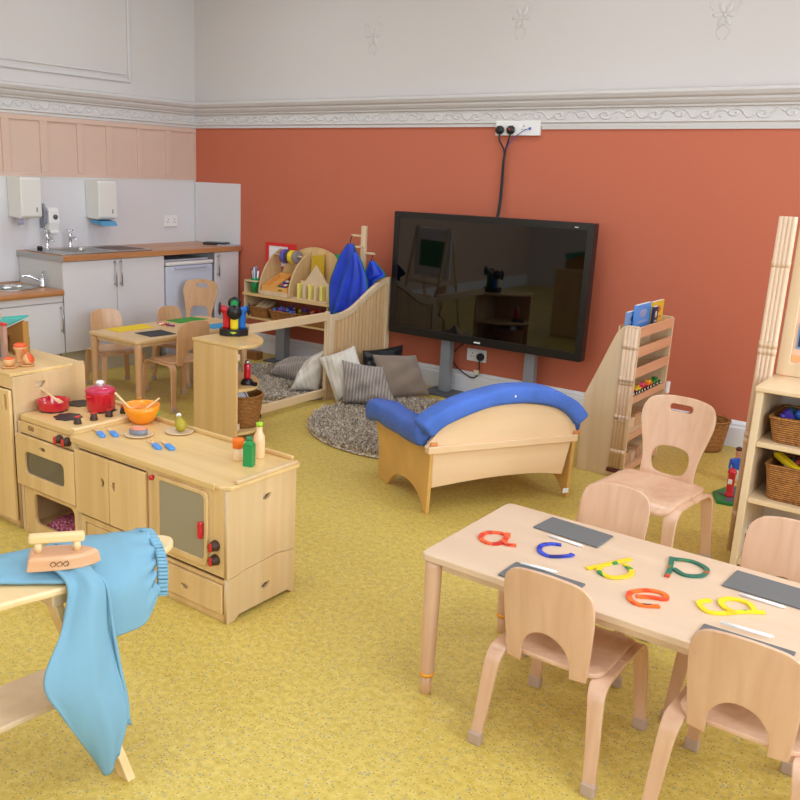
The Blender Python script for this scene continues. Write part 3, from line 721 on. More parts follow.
f = thing('toy_drumstick', 'yellow-green toy chicken drumstick with a white tip on the right wooden plate', 'toy food', (3.605, -3.45, .535), radians(145))
part('meat', MB().lathe([(.001, -.03), (.014, -.027), (.024, -.012), (.026, .004), (.02, .026), (.011, .045), (.007, .058), (.001, .06)], 22, M=T(0, 0, .027) @ Matrix.Rotation(radians(68), 4, 'Y')), flat('drum_olive', (172, 152, 34), .35), f)
part('bone_tip', MB().ball((.062, 0, .052), (.011, .011, .011), 14, 8), WHITE_PL, f, label='white bone tip')
def blue_cut(x, y, a, kind, lab):
    t = thing('toy_' + kind, lab, kind, (x, y, .5285), radians(a), 'blue-handled toy cutlery')
    part('handle', MB().prism(rrect(-.03, .03, -.0105, .0105, .008), .0, .011, 'xy'), flat('cutlery_blue', (70, 150, 226), .35), t, .003); t.scale = (1.15, 1.2, 1)
    mb = MB()
    if kind == 'knife': mb.prism([(.028, -.006), (.075, -.008), (.085, .0), (.07, .006), (.028, .006)], .003, .006, 'xy')
    else:
        mb.prism([(.028, -.004), (.05, -.004), (.056, -.009), (.062, -.009), (.062, .009), (.056, .009), (.05, .004), (.028, .004)], .003, .006, 'xy')
        for s_ in (-.0075, -.0025, .0025, .0075): mb.box(.062, .082, s_ - .0013, s_ + .0013, .003, .006)
    part('blade' if kind == 'knife' else 'tines', mb, WOODL, t)
blue_cut(3.405, -3.705, 158, 'fork', 'blue-handled toy fork left of the salmon, outermost of the pair')
blue_cut(3.437, -3.664, 158, 'knife', 'blue-handled toy knife left of the salmon, nearest the plate')
blue_cut(3.692, -3.655, 158, 'fork', 'blue-handled toy fork below the drumstick plate, left of the pair')
blue_cut(3.735, -3.625, 158, 'knife', 'blue-handled toy knife below the drumstick plate, right of the pair')
b = thing('toy_bottle', 'square dark green toy bottle standing in front of the other two', 'toy bottle', (4.105, -3.56, .5285), .35)
part('bottle_body', MB().prism(rrect(-.019, .019, -.019, .019, .004), 0, .082, 'xy').rings([[(x * k_, y * k_, z) for x, y in rrect(-.019, .019, -.019, .019, .006)] for k_, z in ((1, .082), (.8, .09), (.5, .096), (.48, .1))]), GREEN, b)
part('cap', MB().lathe([(.011, .1), (.012, .112), (.001, .114)], 16), flat('bottle_cap_green', (40, 128, 80), .4), b)
b = thing('toy_jar', 'short round toy jar with an orange lid beside the green bottle', 'toy jar', (4.028, -3.54, .5285))
part('jar_body', MB().lathe([(.001, 0), (.019, 0), (.020, .003), (.020, .05), (.001, .05)], 22), WOODL, b)
part('lid', MB().lathe([(.001, .0502), (.022, .0502), (.022, .083), (.02, .086), (.001, .086)], 22), flat('lid_orange', (246, 116, 22), .35), b, label='orange lid')
b = thing('toy_sauce_bottle', 'beige wooden toy bottle with a lime green cap behind the dark green one', 'toy bottle', (4.065, -3.462, .5285))
part('bottle_body', MB().lathe([(.001, 0), (.021, 0), (.022, .003), (.022, .085), (.012, .105), (.011, .125), (.001, .125)], 22), WOODL, b)
part('cap', MB().lathe([(.001, .1255), (.013, .1255), (.0135, .14), (.001, .142)], 18), flat('cap_lime', (160, 200, 30), .4), b, label='lime cap')

# ------------------------------------------------------------------ toy fridge at the left with tea things and a play house on it
tf = thing('toy_fridge', 'pale wooden toy fridge left of the cooker with a slotted door', 'toy fridge', (2.66, -3.63, 0))
part('side_panel', MB().plate([[(-3.785, 0), (-3.42, 0), (-3.42, .724), (-3.462, .724), (-3.47, .708), (-3.50, .704), (-3.785, .70)], dcut(-3.655, .665, .028)], .018, 'yz', 2.905, .001), BIRCHY, tf, world=True)
part('added_grip_backing', MB().box(2.885, 2.894, -3.70, -3.61, .62, .68).box(2.84, 2.89, -3.786, -3.780, .53, .64), MAPLE, tf, world=True)  # added plates that make the grip and door slot look lit inside
part('side_panel', MB().box(2.36, 2.378, -3.785, -3.40, 0, .70), BIRCHY, tf, .002, world=True)
part('top', MB().box(2.36, 2.896, -3.79, -3.41, .7005, .716), BIRCHTOP, tf, .003, world=True)
part('back_panel', MB().box(2.378, 2.895, -3.415, -3.403, .02, .70), BIRCH, tf, world=True)
part('top_rail', MB().box(2.378, 2.895, -3.785, -3.768, .645, .70), BIRCH, tf, .002, world=True)
part('door', MB().plate([rrect(2.366, 2.897, .035, .642, .006), rrect(2.855, 2.875, .548, .622, .009)], .016, 'xz', -3.795, .003), BIRCH, tf, world=True)
part('base', MB().box(2.378, 2.895, -3.775, -3.415, 0, .03), BIRCH, tf, world=True)
WC = wood('cup_wood', (216, 156, 98), (232, 178, 120), (1, 1, .1), 18)
t = thing('toy_jug', 'tall wooden toy jug with an orange-red rim on the toy fridge', 'toy jug', (2.715, -3.62, .7165)); t.scale = (.8, .8, .85)
part('jug_body', MB().lathe([(.001, 0), (.026, 0), (.024, .006), (.028, .06), (.038, .075), (.038, .085), (.001, .085)], 20), WC, t)
part('rim', MB().lathe([(.038, .0852), (.034, .098), (.02, .104), (.001, .104)], 20), flat('rim_orange', (236, 92, 44), .4), t, label='orange-red rim')
part('jug_handle', MB().tube([(.034, 0, .072), (.052, 0, .066), (.052, 0, .035), (.03, 0, .02)], .006, 8, 5), flat('rim_orange', (236, 92, 44), .4), t)
def cup(x, y, rz, tip, lab):
    t = thing('toy_cup', lab, 'toy cup', (x, y, .7165), rz); t.scale = (.92,) * 3
    part('saucer', MB().lathe([(.001, 0), (.03, 0), (.04, .006), (.038, .009), (.02, .005), (.001, .005)], 24), WC, t)
    M = T(0, 0, .0055) if not tip else T(0, 0, .028) @ Matrix.Rotation(radians(62), 4, 'Y') @ T(0, 0, -.014)
    part('cup_body', MB().lathe([(.001, 0), (.015, 0), (.024, .012), (.029, .038), (.026, .038), (.001, .037)], 22, M=M), WC, t)
    part('tea', MB().lathe([(.001, .0375), (.026, .0375), (.022, .044), (.001, .046)], 22, M=M), flat('rim_orange', (236, 92, 44), .4), t, label='orange-red filling')
cup(2.785, -3.722, 0, False, 'upright wooden toy cup on a saucer near the fridge edge')
cup(2.80, -3.645, .55, True, 'tipped wooden toy cup with its orange-red filling facing right')
HB = flat('house_brown', (170, 122, 52), .6)
h = thing('play_house', 'brown toy house with teal roof and arched opening on the toy fridge', 'toy house', (2.57, -3.53, .7165))
hp = [(2.41, .717), (2.465, .717)] + [(2.505 + .04 * cos(radians(a)), .765 + .045 * sin(radians(a))) for a in range(180, -1, -20)] + [(2.545, .717), (2.645, .717), (2.645, .893), (2.41, .802)]
part('front_wall', MB().prism(hp, -3.556, -3.546, 'xz'), HB, h, world=True)
part('wall', MB().box(2.41, 2.64, -3.526, -3.520, .717, .81).box(2.635, 2.645, -3.546, -3.526, .717, .885).box(2.41, 2.42, -3.546, -3.526, .717, .79), HB, h, world=True)
rv = [(2.40, -3.566, .800), (2.655, -3.566, .899), (2.625, -3.51, .905), (2.40, -3.51, .868)]
part('roof', MB().add(rv + [(x, y, z + .007) for x, y, z in rv], [(3, 2, 1, 0), (4, 5, 6, 7), (0, 1, 5, 4), (1, 2, 6, 5), (2, 3, 7, 6), (3, 0, 4, 7)]), flat('teal_roof', (64, 186, 172), .5), h, world=True, label='teal roof')
s = thing('picture_block', 'upright pinkish panel with dark spotted window and red top beside the toy house', 'toy panel', (2.58, -3.66, .7165))
part('panel', MB().box(2.49, 2.658, -3.665, -3.645, .717, .88), flat('panel_pinkbrown', (178, 138, 118), .6), s, .002, world=True)
part('top_strip', MB().box(2.488, 2.66, -3.667, -3.643, .8805, .892), REDW, s, .002, world=True)
part('picture', MB().box(2.50, 2.628, -3.668, -3.6655, .73, .835), flat('picture_teal', (60, 100, 116), .6), s, world=True)
part('dot', MB().cyl((2.605, -3.6685, .805), (2.605, -3.671, .805), .016, n=16).cyl((2.605, -3.6685, .765), (2.605, -3.671, .765), .014, n=16), flat('dot_pink', (206, 50, 84), .5), s, world=True)
# ------------------------------------------------------------------ chairs
SCL = 1.0
def small_chair(label, x, y, rz, group=None, wood_=None, proto={}):
    key = (wood_ or BEECH).name
    if key in proto:
        t = copy_tree(proto[key]); t.location = (x, y, 0); t.rotation_euler = (0, 0, rz); t['label'] = label; t.scale = (SCL,) * 3
        return t
    W = wood_ or BEECH
    t = thing('child_chair', label, 'chair', (x, y, 0), rz, group)
    # seat: dished ply with a rolled front edge, front at +y
    def bend(p):
        p.z += -.010 * (1 - min(1, (abs(p.x) / .14) ** 2)) * (1 - min(1, ((p.y) / .15) ** 2)) - .02 * max(0, (p.y - .09) / .07) ** 2
        return p
    part('seat', MB().plate([rrect(-.150, .150, -.150, .160, .05)], .013, 'xy', .316, .002, cuts=10, bend=bend), W, t)
    # backrest: rounded top, arched opening at the bottom that leaves two prongs
    o = []
    o += [(-.118, .296), (-.120, .33)] + c2([(-.120, .33), (-.127, .42), (-.130, .50), (-.124, .555), (-.096, .586), (-.05, .597), (0, .600), (.05, .597), (.096, .586), (.124, .555), (.130, .50), (.127, .42), (.120, .33)], 5)[1:] + [(.118, .296)]
    o += [(.072, .296)] + [(.072 * cos(radians(a)), .328 + .088 * sin(radians(a))) for a in range(0, 181, 12)] + [(-.072, .296)]
    def bb(p):
        p.y += 1.0 * p.x ** 2 - .17 * (p.z - .30) if p.z > .30 else 1.0 * p.x ** 2
        return p
    part('backrest', MB().plate([o], .012, 'xz', -.165, .002, cuts=12, bend=bb), W, t)
    # bentwood legs: a broad strap each side bending forward and back under the seat
    for sx in (-1, 1):
        for sy in (-1, 1):
            pts = [(sx * .172, sy * .196, .03), (sx * .166, sy * .184, .12), (sx * .158, sy * .174, .230), (sx * .153, sy * .164, .276), (sx * .149, sy * .138, .2995), (sx * .146, sy * .09, .3022), (sx * .144, sy * .004, .3022)]
            mb = MB().strip(pts, lambda u: .034 + .016 * min(1, u * 1.6), .014, (1, 0, 0), 6)
            l = part('leg', mb, W, t, .003)
            part('foot_cap', MB().box(sx * .173 - .020, sx * .173 + .020, sy * .198 - .013, sy * .198 + .013, 0, .038), flat('foot_cap_grey', (186, 160, 140), .5), l, .004)
    proto[key] = t; t.scale = (SCL,) * 3
    return t
def tall_chair(label, x, y, rz, h=1.0, wood_=None):
    W = wood_ or BEECH
    t = thing('chair', label, 'chair', (x, y, 0), rz, 'larger chairs with a grip slot in the back')
    s = h
    def bend(p):
        p.z += -.012 * (1 - min(1, (abs(p.x) / .16) ** 2)) * (1 - min(1, (p.y / .17) ** 2)) - .035 * max(0, (p.y - .12) / .08) ** 2
        return p
    part('seat', MB().plate([rrect(-.180, .180, -.175, .20, .05)], .014, 'xy', .345 * s, .002, cuts=12, bend=bend), W, t)
    o = c2([(-.124, .335), (-.120, .37), (-.122, .42), (-.130, .47), (-.148, .54), (-.161, .60), (-.158, .65), (-.132, .688), (-.07, .703), (0, .706), (.07, .703), (.132, .688), (.158, .65), (.161, .60), (.148, .54), (.130, .47), (.122, .42), (.120, .37), (.124, .335)], 5)
    slot = rrect(-.052, .052, .640, .672, .0159)
    oval = c2([(.084, .425), (.073, .468), (.036, .486), (-.036, .486), (-.073, .468), (-.084, .425), (-.070, .382), (-.034, .366), (.034, .366), (.070, .382)], 5, True)
    def bb(p):
        p.y += .9 * p.x ** 2 - .22 * max(0, p.z - .37); return p
    part('backrest', MB().plate([o, slot, oval], .013, 'xz', -.178, .002, cuts=14, bend=bb), W, t)
    for sx in (-1, 1):
        for sy in (-1, 1):
            pts = [(sx * .196, sy * .222, .03), (sx * .190, sy * .210, .15), (sx * .184, sy * .196, .255), (sx * .180, sy * .182, .300), (sx * .176, sy * .15, .326), (sx * .172, sy * .10, .3305), (sx * .17, sy * .004, .3305)]
            l = part('leg', MB().strip(pts, lambda u: .040 + .020 * min(1, u * 1.6), .016, (1, 0, 0), 6), W, t, .003)
            part('foot_cap', MB().box(sx * .197 - .023, sx * .197 + .023, sy * .224 - .014, sy * .224 + .014, 0, .038), flat('foot_cap_grey', (186, 160, 140), .5), l, .004)
    return t
small_chair('small bentwood chair with its back to us, nearest the bare corner of the front table', 5.425, -3.60, 0, 'small bentwood chairs at the front table')
small_chair('small bentwood chair with its back to us below the yellow letter g', 5.925, -3.60, 0)
c3_ = small_chair('small bentwood chair on the far side of the front table behind the blue letter c', 5.28, -3.055, pi + .08); c3_.scale = (.93,) * 3
small_chair('small bentwood chair on the far side of the front table before the shelf baskets', 5.835, -3.125, pi - .05)
tall_chair('larger pinkish chair with a grip slot and oval hole, seat turned towards the front table', 5.165, -2.19, pi - .10)

# ------------------------------------------------------------------ front table
def kids_table(label, x0, x1, y0, y1, h, mat, long='x', gold=False):
    t = thing('table', label, 'table', ((x0 + x1) / 2, (y0 + y1) / 2, 0))
    part('tabletop', MB().prism(rrect(x0, x1, y0, y1, .022, 5), h - .022, h, 'xy'), mat, t, .003, world=True)
    a = .062
    mb = MB().box(x0 + a, x1 - a, y0 + .03, y0 + .048, h - .052, h - .0225).box(x0 + a, x1 - a, y1 - .048, y1 - .03, h - .052, h - .0225)
    mb.box(x0 + .03, x0 + .048, y0 + .062, y1 - .062, h - .052, h - .0225).box(x1 - .048, x1 - .03, y0 + .062, y1 - .062, h - .052, h - .0225)
    part('apron', mb, mat, t, world=True)
    for x in (x0 + .032, x1 - .032):
        for y in (y0 + .032, y1 - .032):
            sx = -1 if x < (x0 + x1) / 2 else 1
            l = part('leg', MB().lathe([(.021, .068), (.0225, .08), (.027, h - .05), (.027, h - .0225)], 20, M=T(x, y, 0)), BEECH if not gold else BEECHD, t, world=True)
            part('leg_extension', MB().lathe([(.016, 0), (.0175, .004), (.018, .068)], 18, M=T(x, y, 0)), BEECHD, l, world=True)
            part('leg_ring', MB().lathe([(.0225, .064), (.0238, .07), (.0228, .076)], 20, M=T(x, y, 0)), flat('ring_orange', (238, 160, 40), .4), l, world=True, label='orange height ring')
    return t
H1 = .487
kids_table('pale rectangular table in front with wooden letters, slates and chalk pens on it', 4.968, 6.20, -3.705, -3.125, H1, TABLETOP)
def slate(x0, y0, x1, y1, x2, y2, x3, y3, lab):
    pts = [(x0, y0), (x1, y1), (x2, y2), (x3, y3)]
    solo('slate', MB().prism(pts, H1 + .0006, H1 + .006, 'xy'), SLATE, lab, 'writing slate', 'grey writing slates', bevel=.0025)
slate(5.140, -3.285, 5.368, -3.300, 5.372, -3.175, 5.150, -3.158, 'grey slate on the far edge of the front table behind the blue letter c')
slate(5.225, -3.69, 5.445, -3.69, 5.445, -3.575, 5.225, -3.575, 'grey slate behind the backrest of the nearest-left front chair, below the letters a and c')
slate(5.745, -3.310, 5.975, -3.315, 5.975, -3.180, 5.752, -3.172, 'grey slate on the far edge of the front table above the yellow letter g')
slate(5.775, -3.695, 5.995, -3.695, 5.995, -3.580, 5.775, -3.585, 'grey slate half hidden by the chair below the yellow letter g')
def pen(x, y, x2, y2, z, lab):
    solo('chalk_pen', MB().cyl((x, y, z), (x2, y2, z), .0042, n=10).cyl((x2, y2, z), (x2 + (x2 - x) * .05, y2 + (y2 - y) * .05, z), .0042, .0018, n=10), PAPERW, lab, 'pen', 'white slate pens')
pen(5.212, -3.318, 5.325, -3.325, H1 + .005, 'white pen lying below the slate near the blue letter c')
pen(5.245, -3.585, 5.350, -3.572, H1 + .0105, 'white pen lying between the blue letter c and the nearest-left front chair')
pen(5.80, -3.335, 5.915, -3.338, H1 + .005, 'white pen between the yellow letter g and the slate at the far edge')
pen(5.81, -3.560, 5.93, -3.550, H1 + .0105, 'white pen between the yellow letter g and the front-right chair')
def letter_mat(name, a, b, c, p1=.42, p2=.58, sc=14):
    return speckle(name, [(0, a), (p1, a), (p1 + .015, b), (p2, b), (p2 + .015, c)], sc, .35, 0, 1)
def letter(ch, strokes, mat, lab, w=.0155):
    t = MB()
    for st in strokes:
        t.strip([(x, y, H1 + .0045) for x, y in st], w, .007, (0, 0, 1), 5)
    mb2 = MB()
    for i, st in enumerate(strokes):
        P = catmull([Vector((x, y, 0)) for x, y in st], 5); L = []; R = []
        for k_, p in enumerate(P):
            tg = (P[min(k_ + 1, len(P) - 1)] - P[max(k_ - 1, 0)]).normalized(); nn = Vector((-tg.y, tg.x, 0)) * w / 2
            L.append(p + nn); R.append(p - nn)
        z0, z1 = H1 + .0008 + i * .0003, H1 + .006 + i * .0006
        n = len(P); v = [(q.x, q.y, z1) for q in L] + [(q.x, q.y, z1) for q in R] + [(q.x, q.y, z0) for q in L] + [(q.x, q.y, z0) for q in R]
        f = []
        for k_ in range(n - 1):
            f += [(k_, k_ + 1, n + k_ + 1, n + k_), (2 * n + k_, 3 * n + k_, 3 * n + k_ + 1, 2 * n + k_ + 1), (k_, 2 * n + k_, 2 * n + k_ + 1, k_ + 1), (n + k_, n + k_ + 1, 3 * n + k_ + 1, 3 * n + k_)]
        f += [(0, n, 3 * n, 2 * n), (n - 1, 3 * n - 1, 4 * n - 1, 2 * n - 1)]
        mb2.add(v, f)
    t.bm.free()
    return solo('letter_' + ch, mb2, mat, lab, 'letter', 'painted wooden letters')
letter('a', [[(5.116, -3.410), (5.078, -3.408), (5.047, -3.440), (5.056, -3.488), (5.094, -3.506), (5.120, -3.485), (5.118, -3.44), (5.110, -3.404)], [(5.104, -3.392), (5.118, -3.436), (5.138, -3.474), (5.168, -3.462)]], letter_mat('letter_a_paint', (216, 56, 30), (232, 96, 50), (200, 40, 28)), 'red wooden letter a, first of the letters on the front table')
letter('c', [[(5.274, -3.360), (5.244, -3.374), (5.228, -3.408), (5.244, -3.452), (5.284, -3.465), (5.324, -3.425), (5.330, -3.402)]], letter_mat('letter_c_paint', (28, 46, 150), (44, 72, 190), (24, 36, 120)), 'dark blue wooden letter c on the front table')
letter('b', [[(5.405, -3.472), (5.430, -3.420), (5.444, -3.389), (5.480, -3.312)], [(5.432, -3.425), (5.440, -3.465), (5.480, -3.482), (5.514, -3.446), (5.516, -3.402), (5.480, -3.362)]], letter_mat('letter_b_paint', (30, 138, 70), (232, 200, 30), (238, 196, 30), .40, .55), 'yellow and green wooden letter b on the front table')
letter('p', [[(5.572, -3.212), (5.585, -3.262), (5.598, -3.318), (5.604, -3.362)], [(5.578, -3.222), (5.630, -3.200), (5.680, -3.228), (5.682, -3.284), (5.644, -3.315), (5.602, -3.292)]], letter_mat('letter_p_paint', (196, 66, 36), (36, 120, 76), (30, 104, 84), .40, .47), 'green and red wooden letter p at the far side of the front table')
letter('e', [[(5.582, -3.550), (5.618, -3.526), (5.650, -3.512), (5.636, -3.482), (5.594, -3.490), (5.562, -3.536), (5.574, -3.578), (5.608, -3.594), (5.652, -3.566)]], letter_mat('letter_e_paint', (232, 74, 30), (238, 110, 36), (60, 30, 40), .46, .62), 'orange-red wooden letter e in the middle of the front table')
letter('g', [[(5.882, -3.405), (5.838, -3.440), (5.795, -3.490), (5.760, -3.506), (5.728, -3.470), (5.748, -3.430)], [(5.862, -3.418), (5.832, -3.378), (5.790, -3.382), (5.772, -3.418), (5.792, -3.452), (5.818, -3.462)]], letter_mat('letter_g_paint', (60, 150, 60), (240, 208, 30), (236, 190, 24), .36, .6), 'yellow wooden letter g with green flecks on the front table')

# ------------------------------------------------------------------ table at the back left with its chairs
H2 = .468
kids_table('pale table by the white kitchen cabinets with coloured sheets on it', 1.13, 1.67, -2.09, -1.0, H2, TABLEB, gold=True)
def sheet(p, c, lab, rough=.7):
    solo('paper_sheet', MB().prism(p, H2 + .0005, H2 + .0035, 'xy'), flat('sheet_%d_%d_%d' % c, c, rough), lab, 'paper', 'coloured sheets on the back table')
sheet([(1.15, -1.95), (1.31, -1.96), (1.32, -1.64), (1.155, -1.62)], (240, 206, 30), 'bright yellow sheet on the back table')
sheet([(1.41, -1.90), (1.60, -1.915), (1.625, -1.705), (1.43, -1.68)], (52, 54, 58), 'black sheet on the back table')
sheet([(1.145, -1.385), (1.31, -1.38), (1.30, -1.09), (1.145, -1.12)], (64, 150, 60), 'green sheet on the back table')
sheet([(1.49, -1.33), (1.65, -1.37), (1.655, -1.13), (1.50, -1.11)], (50, 150, 200), 'blue sheet on the back table')
cols = [(214, 60, 50), (240, 240, 236), (230, 120, 60), (60, 90, 180), (236, 200, 60), (150, 60, 120)]
names = ['red', 'white', 'orange', 'blue', 'yellow', 'purple']
for i in range(6):
    x, y, a = 1.24 + .024 * i, -1.50 - .012 * (i % 3), .9 + .5 * i
    solo('crayon', MB().cyl((x - .035 * cos(a), y - .035 * sin(a), H2 + .008), (x + .035 * cos(a), y + .035 * sin(a), H2 + .008), .0065, n=8), flat('crayon_' + names[i], cols[i], .5), names[i] + ' crayon in the loose heap on the back table', 'crayon', 'crayons on the back table')
SCL = .94
c2_ = small_chair('small chair on the near side of the back table with its back towards us', 1.74, -1.79, radians(82), 'small chairs at the back table', BEECHD); c2_.scale = (1.0, 1.0, 1.03)
a1 = small_chair('small chair at the left end of the back table, its back to the white cabinets', 1.06, -1.80, radians(-107), 'small chairs at the back table', BEECHD)
small_chair('small chair on the far side of the back table in front of the fridge', 1.26, -1.285, radians(-88), None, BEECHD)
tall_chair('larger golden chair with a grip slot at the far end of the back table',   .90, -.93, pi + .30, 1, BEECHD)
t = thing('tub', 'small white tub with a black band on the floor under the back table', 'tub', (.78, -.95, 0))
part('tub_body', MB().lathe([(.001, 0), (.07, 0), (.08, .10), (.076, .10), (.066, .006), (.001, .006)], 24), WHITE_PL, t)
part('band', MB().lathe([(.0725, .02), (.0755, .02), (.078, .045), (.0755, .045)], 24, caps=False), BLACKM, t, label='black band')

# ------------------------------------------------------------------ quarter-round shelf and low divider
q = thing('corner_shelf', 'low wooden shelf unit with rounded end, tube toy on top and basket inside', 'shelf unit', (2.5, -2.0, 0))
def qr(inset=0, x0=2.31):
    return [(x0, -2.19 + inset), (2.715 - inset, -2.19 + inset)] + c2([(2.715 - inset, -2.17), (2.735 - inset, -2.06), (2.66 - inset, -1.92 - inset), (2.52, -1.82 - inset), (2.42, -1.79 - inset)], 5) + [(x0, -1.79 - inset)]
part('top', MB().prism(qr(), .580, .600, 'xy'), BIRCHTOP, q, .005, world=True)
part('shelf', MB().prism(qr(.017, 2.33), .315, .333, 'xy'), BIRCHTOP, q, .003, world=True)
part('shelf', MB().prism(qr(.017, 2.33), .045, .063, 'xy'), BIRCHTOP, q, .003, world=True)
part('front_panel', MB().box(2.32, 2.692, -2.188, -2.173, 0, .579), BIRCH, q, .003, world=True)
part('side_panel', MB().box(2.312, 2.329, -2.172, -1.80, 0, .579), BIRCHY, q, .003, world=True)
mb = MB()
for z in (.51, .08): mb.box(2.6925, 2.70, -2.19, -2.165, z, z + .04)
part('hinge_plate', mb, MAPLE, q, .002, world=True)
d = thing('divider_rail', 'open wooden divider of top and bottom rails beside the grey rug', 'divider', (2.4, -1.37, 0))
part('top_rail', MB().box(2.385, 2.415, -1.788, -.985, .585, .645), MAPLEL, d, .006, world=True)
part('bottom_rail', MB().box(2.385, 2.415, -1.788, -.985, .028, .085), MAPLEL, d, .006, world=True)
part('post', MB().box(2.385, 2.415, -.984, -.955, 0, .65), MAPLE, d, .004, world=True)
part('glide', MB().box(2.39, 2.41, -1.70, -1.66, 0, .0278), BLACKM, d, world=True)
d = thing('wave_panel', 'grooved wooden screen panel with a rising curved top edge behind the cushions', 'screen panel', (2.4, -.56, 0))
top = [(-.95, .63), (-.90, .622), (-.82, .625), (-.70, .652), (-.585, .706), (-.46, .772), (-.34, .823), (-.25, .842), (-.20, .845)]
topc = c2(top, 4)
inner = [(y, z - .045) for y, z in topc if -.905 < y < -.245]
part('frame', MB().plate([[(-.95, 0)] + topc + [(-.20, 0)], inner + [(-.25, .06), (-.905, .06)][::1]], .032, 'yz', 2.4, .003), MAPLE, d, world=True)
mb = MB(); n = 15
for i in range(n):
    y0 = -.903 + .656 * i / n; y1 = -.903 + .656 * (i + 1) / n
    def zt(y):
        for (ya, za), (yb, zb) in zip(topc, topc[1:]):
            if ya <= y <= yb: return za + (zb - za) * (y - ya) / (yb - ya + 1e-9) - .047
        return .58
    mb.prism([(y0 + .0025, .06), (y1 - .0025, .06), (y1 - .0025, zt(y1 - .0025)), (y0 + .0025, zt(y0 + .0025))], 2.392, 2.408, 'yz')
part('boards', mb, wood('screen_boards', (214, 172, 122), (226, 188, 140), (1, 1, .06), 16), d, world=True)
part('hinge_strip', MB().cyl((2.4, -.9675, .02), (2.4, -.9675, .62), .009, n=10), MAPLE, d, world=True)

# tube toy
def tube_toy():
    t = thing('tube_toy', 'toy of red, yellow, green and blue tubes with black round ends on the corner shelf', 'toy', (2.415, -1.93, .6005), radians(42)); t.scale = (.82, .82, .8)
    b = part('base', MB().prism([(.118 * cos(radians(22.5 + 45 * k)), .098 * sin(radians(22.5 + 45 * k))) for k in range(8)], 0, .052, 'xy'), BLACK, t, .006)
    part('emblem', MB().prism([(-.028, .030), (-.012, .026), (0, .018), (.012, .026), (.028, .030), (.014, .038), (-.014, .038)], -.0925, -.0910, 'xz'), flat('emblem_lime', (180, 206, 40), .4), b, label='lime emblem')
    def tb(nm, col, x, y, dx, dy, h, lab, disc=.05):
        p = part(nm, MB().tube([(x, y, .052), (x, y, h - .05), (x + dx * .012, y + dy * .012, h - .012), (x + dx * .045, y + dy * .045, h)], .031, 18, 4), col, t, label=lab)
        e = Vector((x + dx * .045, y + dy * .045, h)); dv = Vector((dx, dy, 0)).normalized()
        part('end_disc', MB().cyl(e, e + dv * .012, disc, disc, 28).cyl(e + dv * .012, e + dv * .016, disc * .8, disc * .8, 28), BLACK, p, label='black round end')
    tb('red_tube', RED, -.055, -.005, -1, 0, .205, 'red tube')
    tb('green_tube', GREEN, .0, .045, .0, 1, .235, 'green tube')
    tb('blue_tube', BLUE, .060, .0, 1, 0, .205, 'blue tube')
    tb('yellow_tube', YELLOW, .005, -.045, .05, -1, .19, 'yellow tube', .056)
    return t
tube_toy()
t = thing('red_toy', 'red toy torch with black base on the middle of the corner shelf', 'toy', (2.63, -2.03, .3335))
part('base', MB().lathe([(.04, 0), (.042, .008), (.03, .03), (.02, .034)], 20).box(.02, .075, -.012, .012, 0, .022), BLACK, t)
part('toy_body', MB().lathe([(.019, .034), (.021, .05), (.021, .12), (.017, .128)], 18), RED, t)
part('toy_cap', MB().lathe([(.016, .1285), (.016, .145), (.009, .15)], 18), flat('silver_cap', (190, 190, 196), .25, .8), t)
def basket_round(name, label, x, y, z, r0_, r1_, h, group=None):
    b = thing(name, label, 'basket', (x, y, z), 0, group)
    n = 48; prof = [(.001, 0), (r0_, 0)]
    for i in range(1, 9): prof.append((r0_ + (r1_ - r0_) * (i / 8) ** .8, h * i / 8))
    for i in range(8, 0, -1): prof.append((r0_ + (r1_ - r0_) * (i / 8) ** .8 - .008, h * i / 8))
    prof += [(r0_ - .008, .008), (.001, .008)]
    part('basket_body', MB().lathe(prof, n), WICKER, b)
    mb = MB(); R_ = r1_ - .003
    for ph in (0, 1):
        mb.tube([(R_ * cos(a) + .004 * cos(a) * sin(24 * a + ph * pi), R_ * sin(a) + .004 * sin(a) * sin(24 * a + ph * pi), h + .003 * cos(24 * a + ph * pi)) for a in [2 * pi * k / 144 for k in range(145)]], .0055, 6)
    part('rim', mb, WICKER, b)
    return b
basket_round('basket', 'round wicker basket on the bottom of the corner shelf holding a striped plate', 2.585, -2.02, .0635, .095, .128, .20)
p = thing('striped_plate', 'white plate with a dark blue rim line standing in the round wicker basket', 'plate', (2.60, -2.06, .205))
Mp = T(0, 0, .03) @ Matrix.Rotation(radians(70), 4, 'Y') @ Matrix.Rotation(.3, 4, 'Z')
part('dish', MB().lathe([(.001, 0), (.05, 0), (.07, .007), (.068, .009), (.05, .003), (.001, .003)], 32, M=Mp), WHITE_PL, p)
part('stripe', MB().lathe([(.0525, .0042), (.058, .0062), (.0575, .0078), (.052, .0057)], 32, M=Mp, caps=False), flat('stripe_navy', (36, 48, 90), .4), p)
solo('toy_egg', MB().ball((2.62, -2.09, .225), (.035, .03, .025), 14, 8), YELLOW, 'yellow toy in the round wicker basket beneath the striped plate', 'toy food')

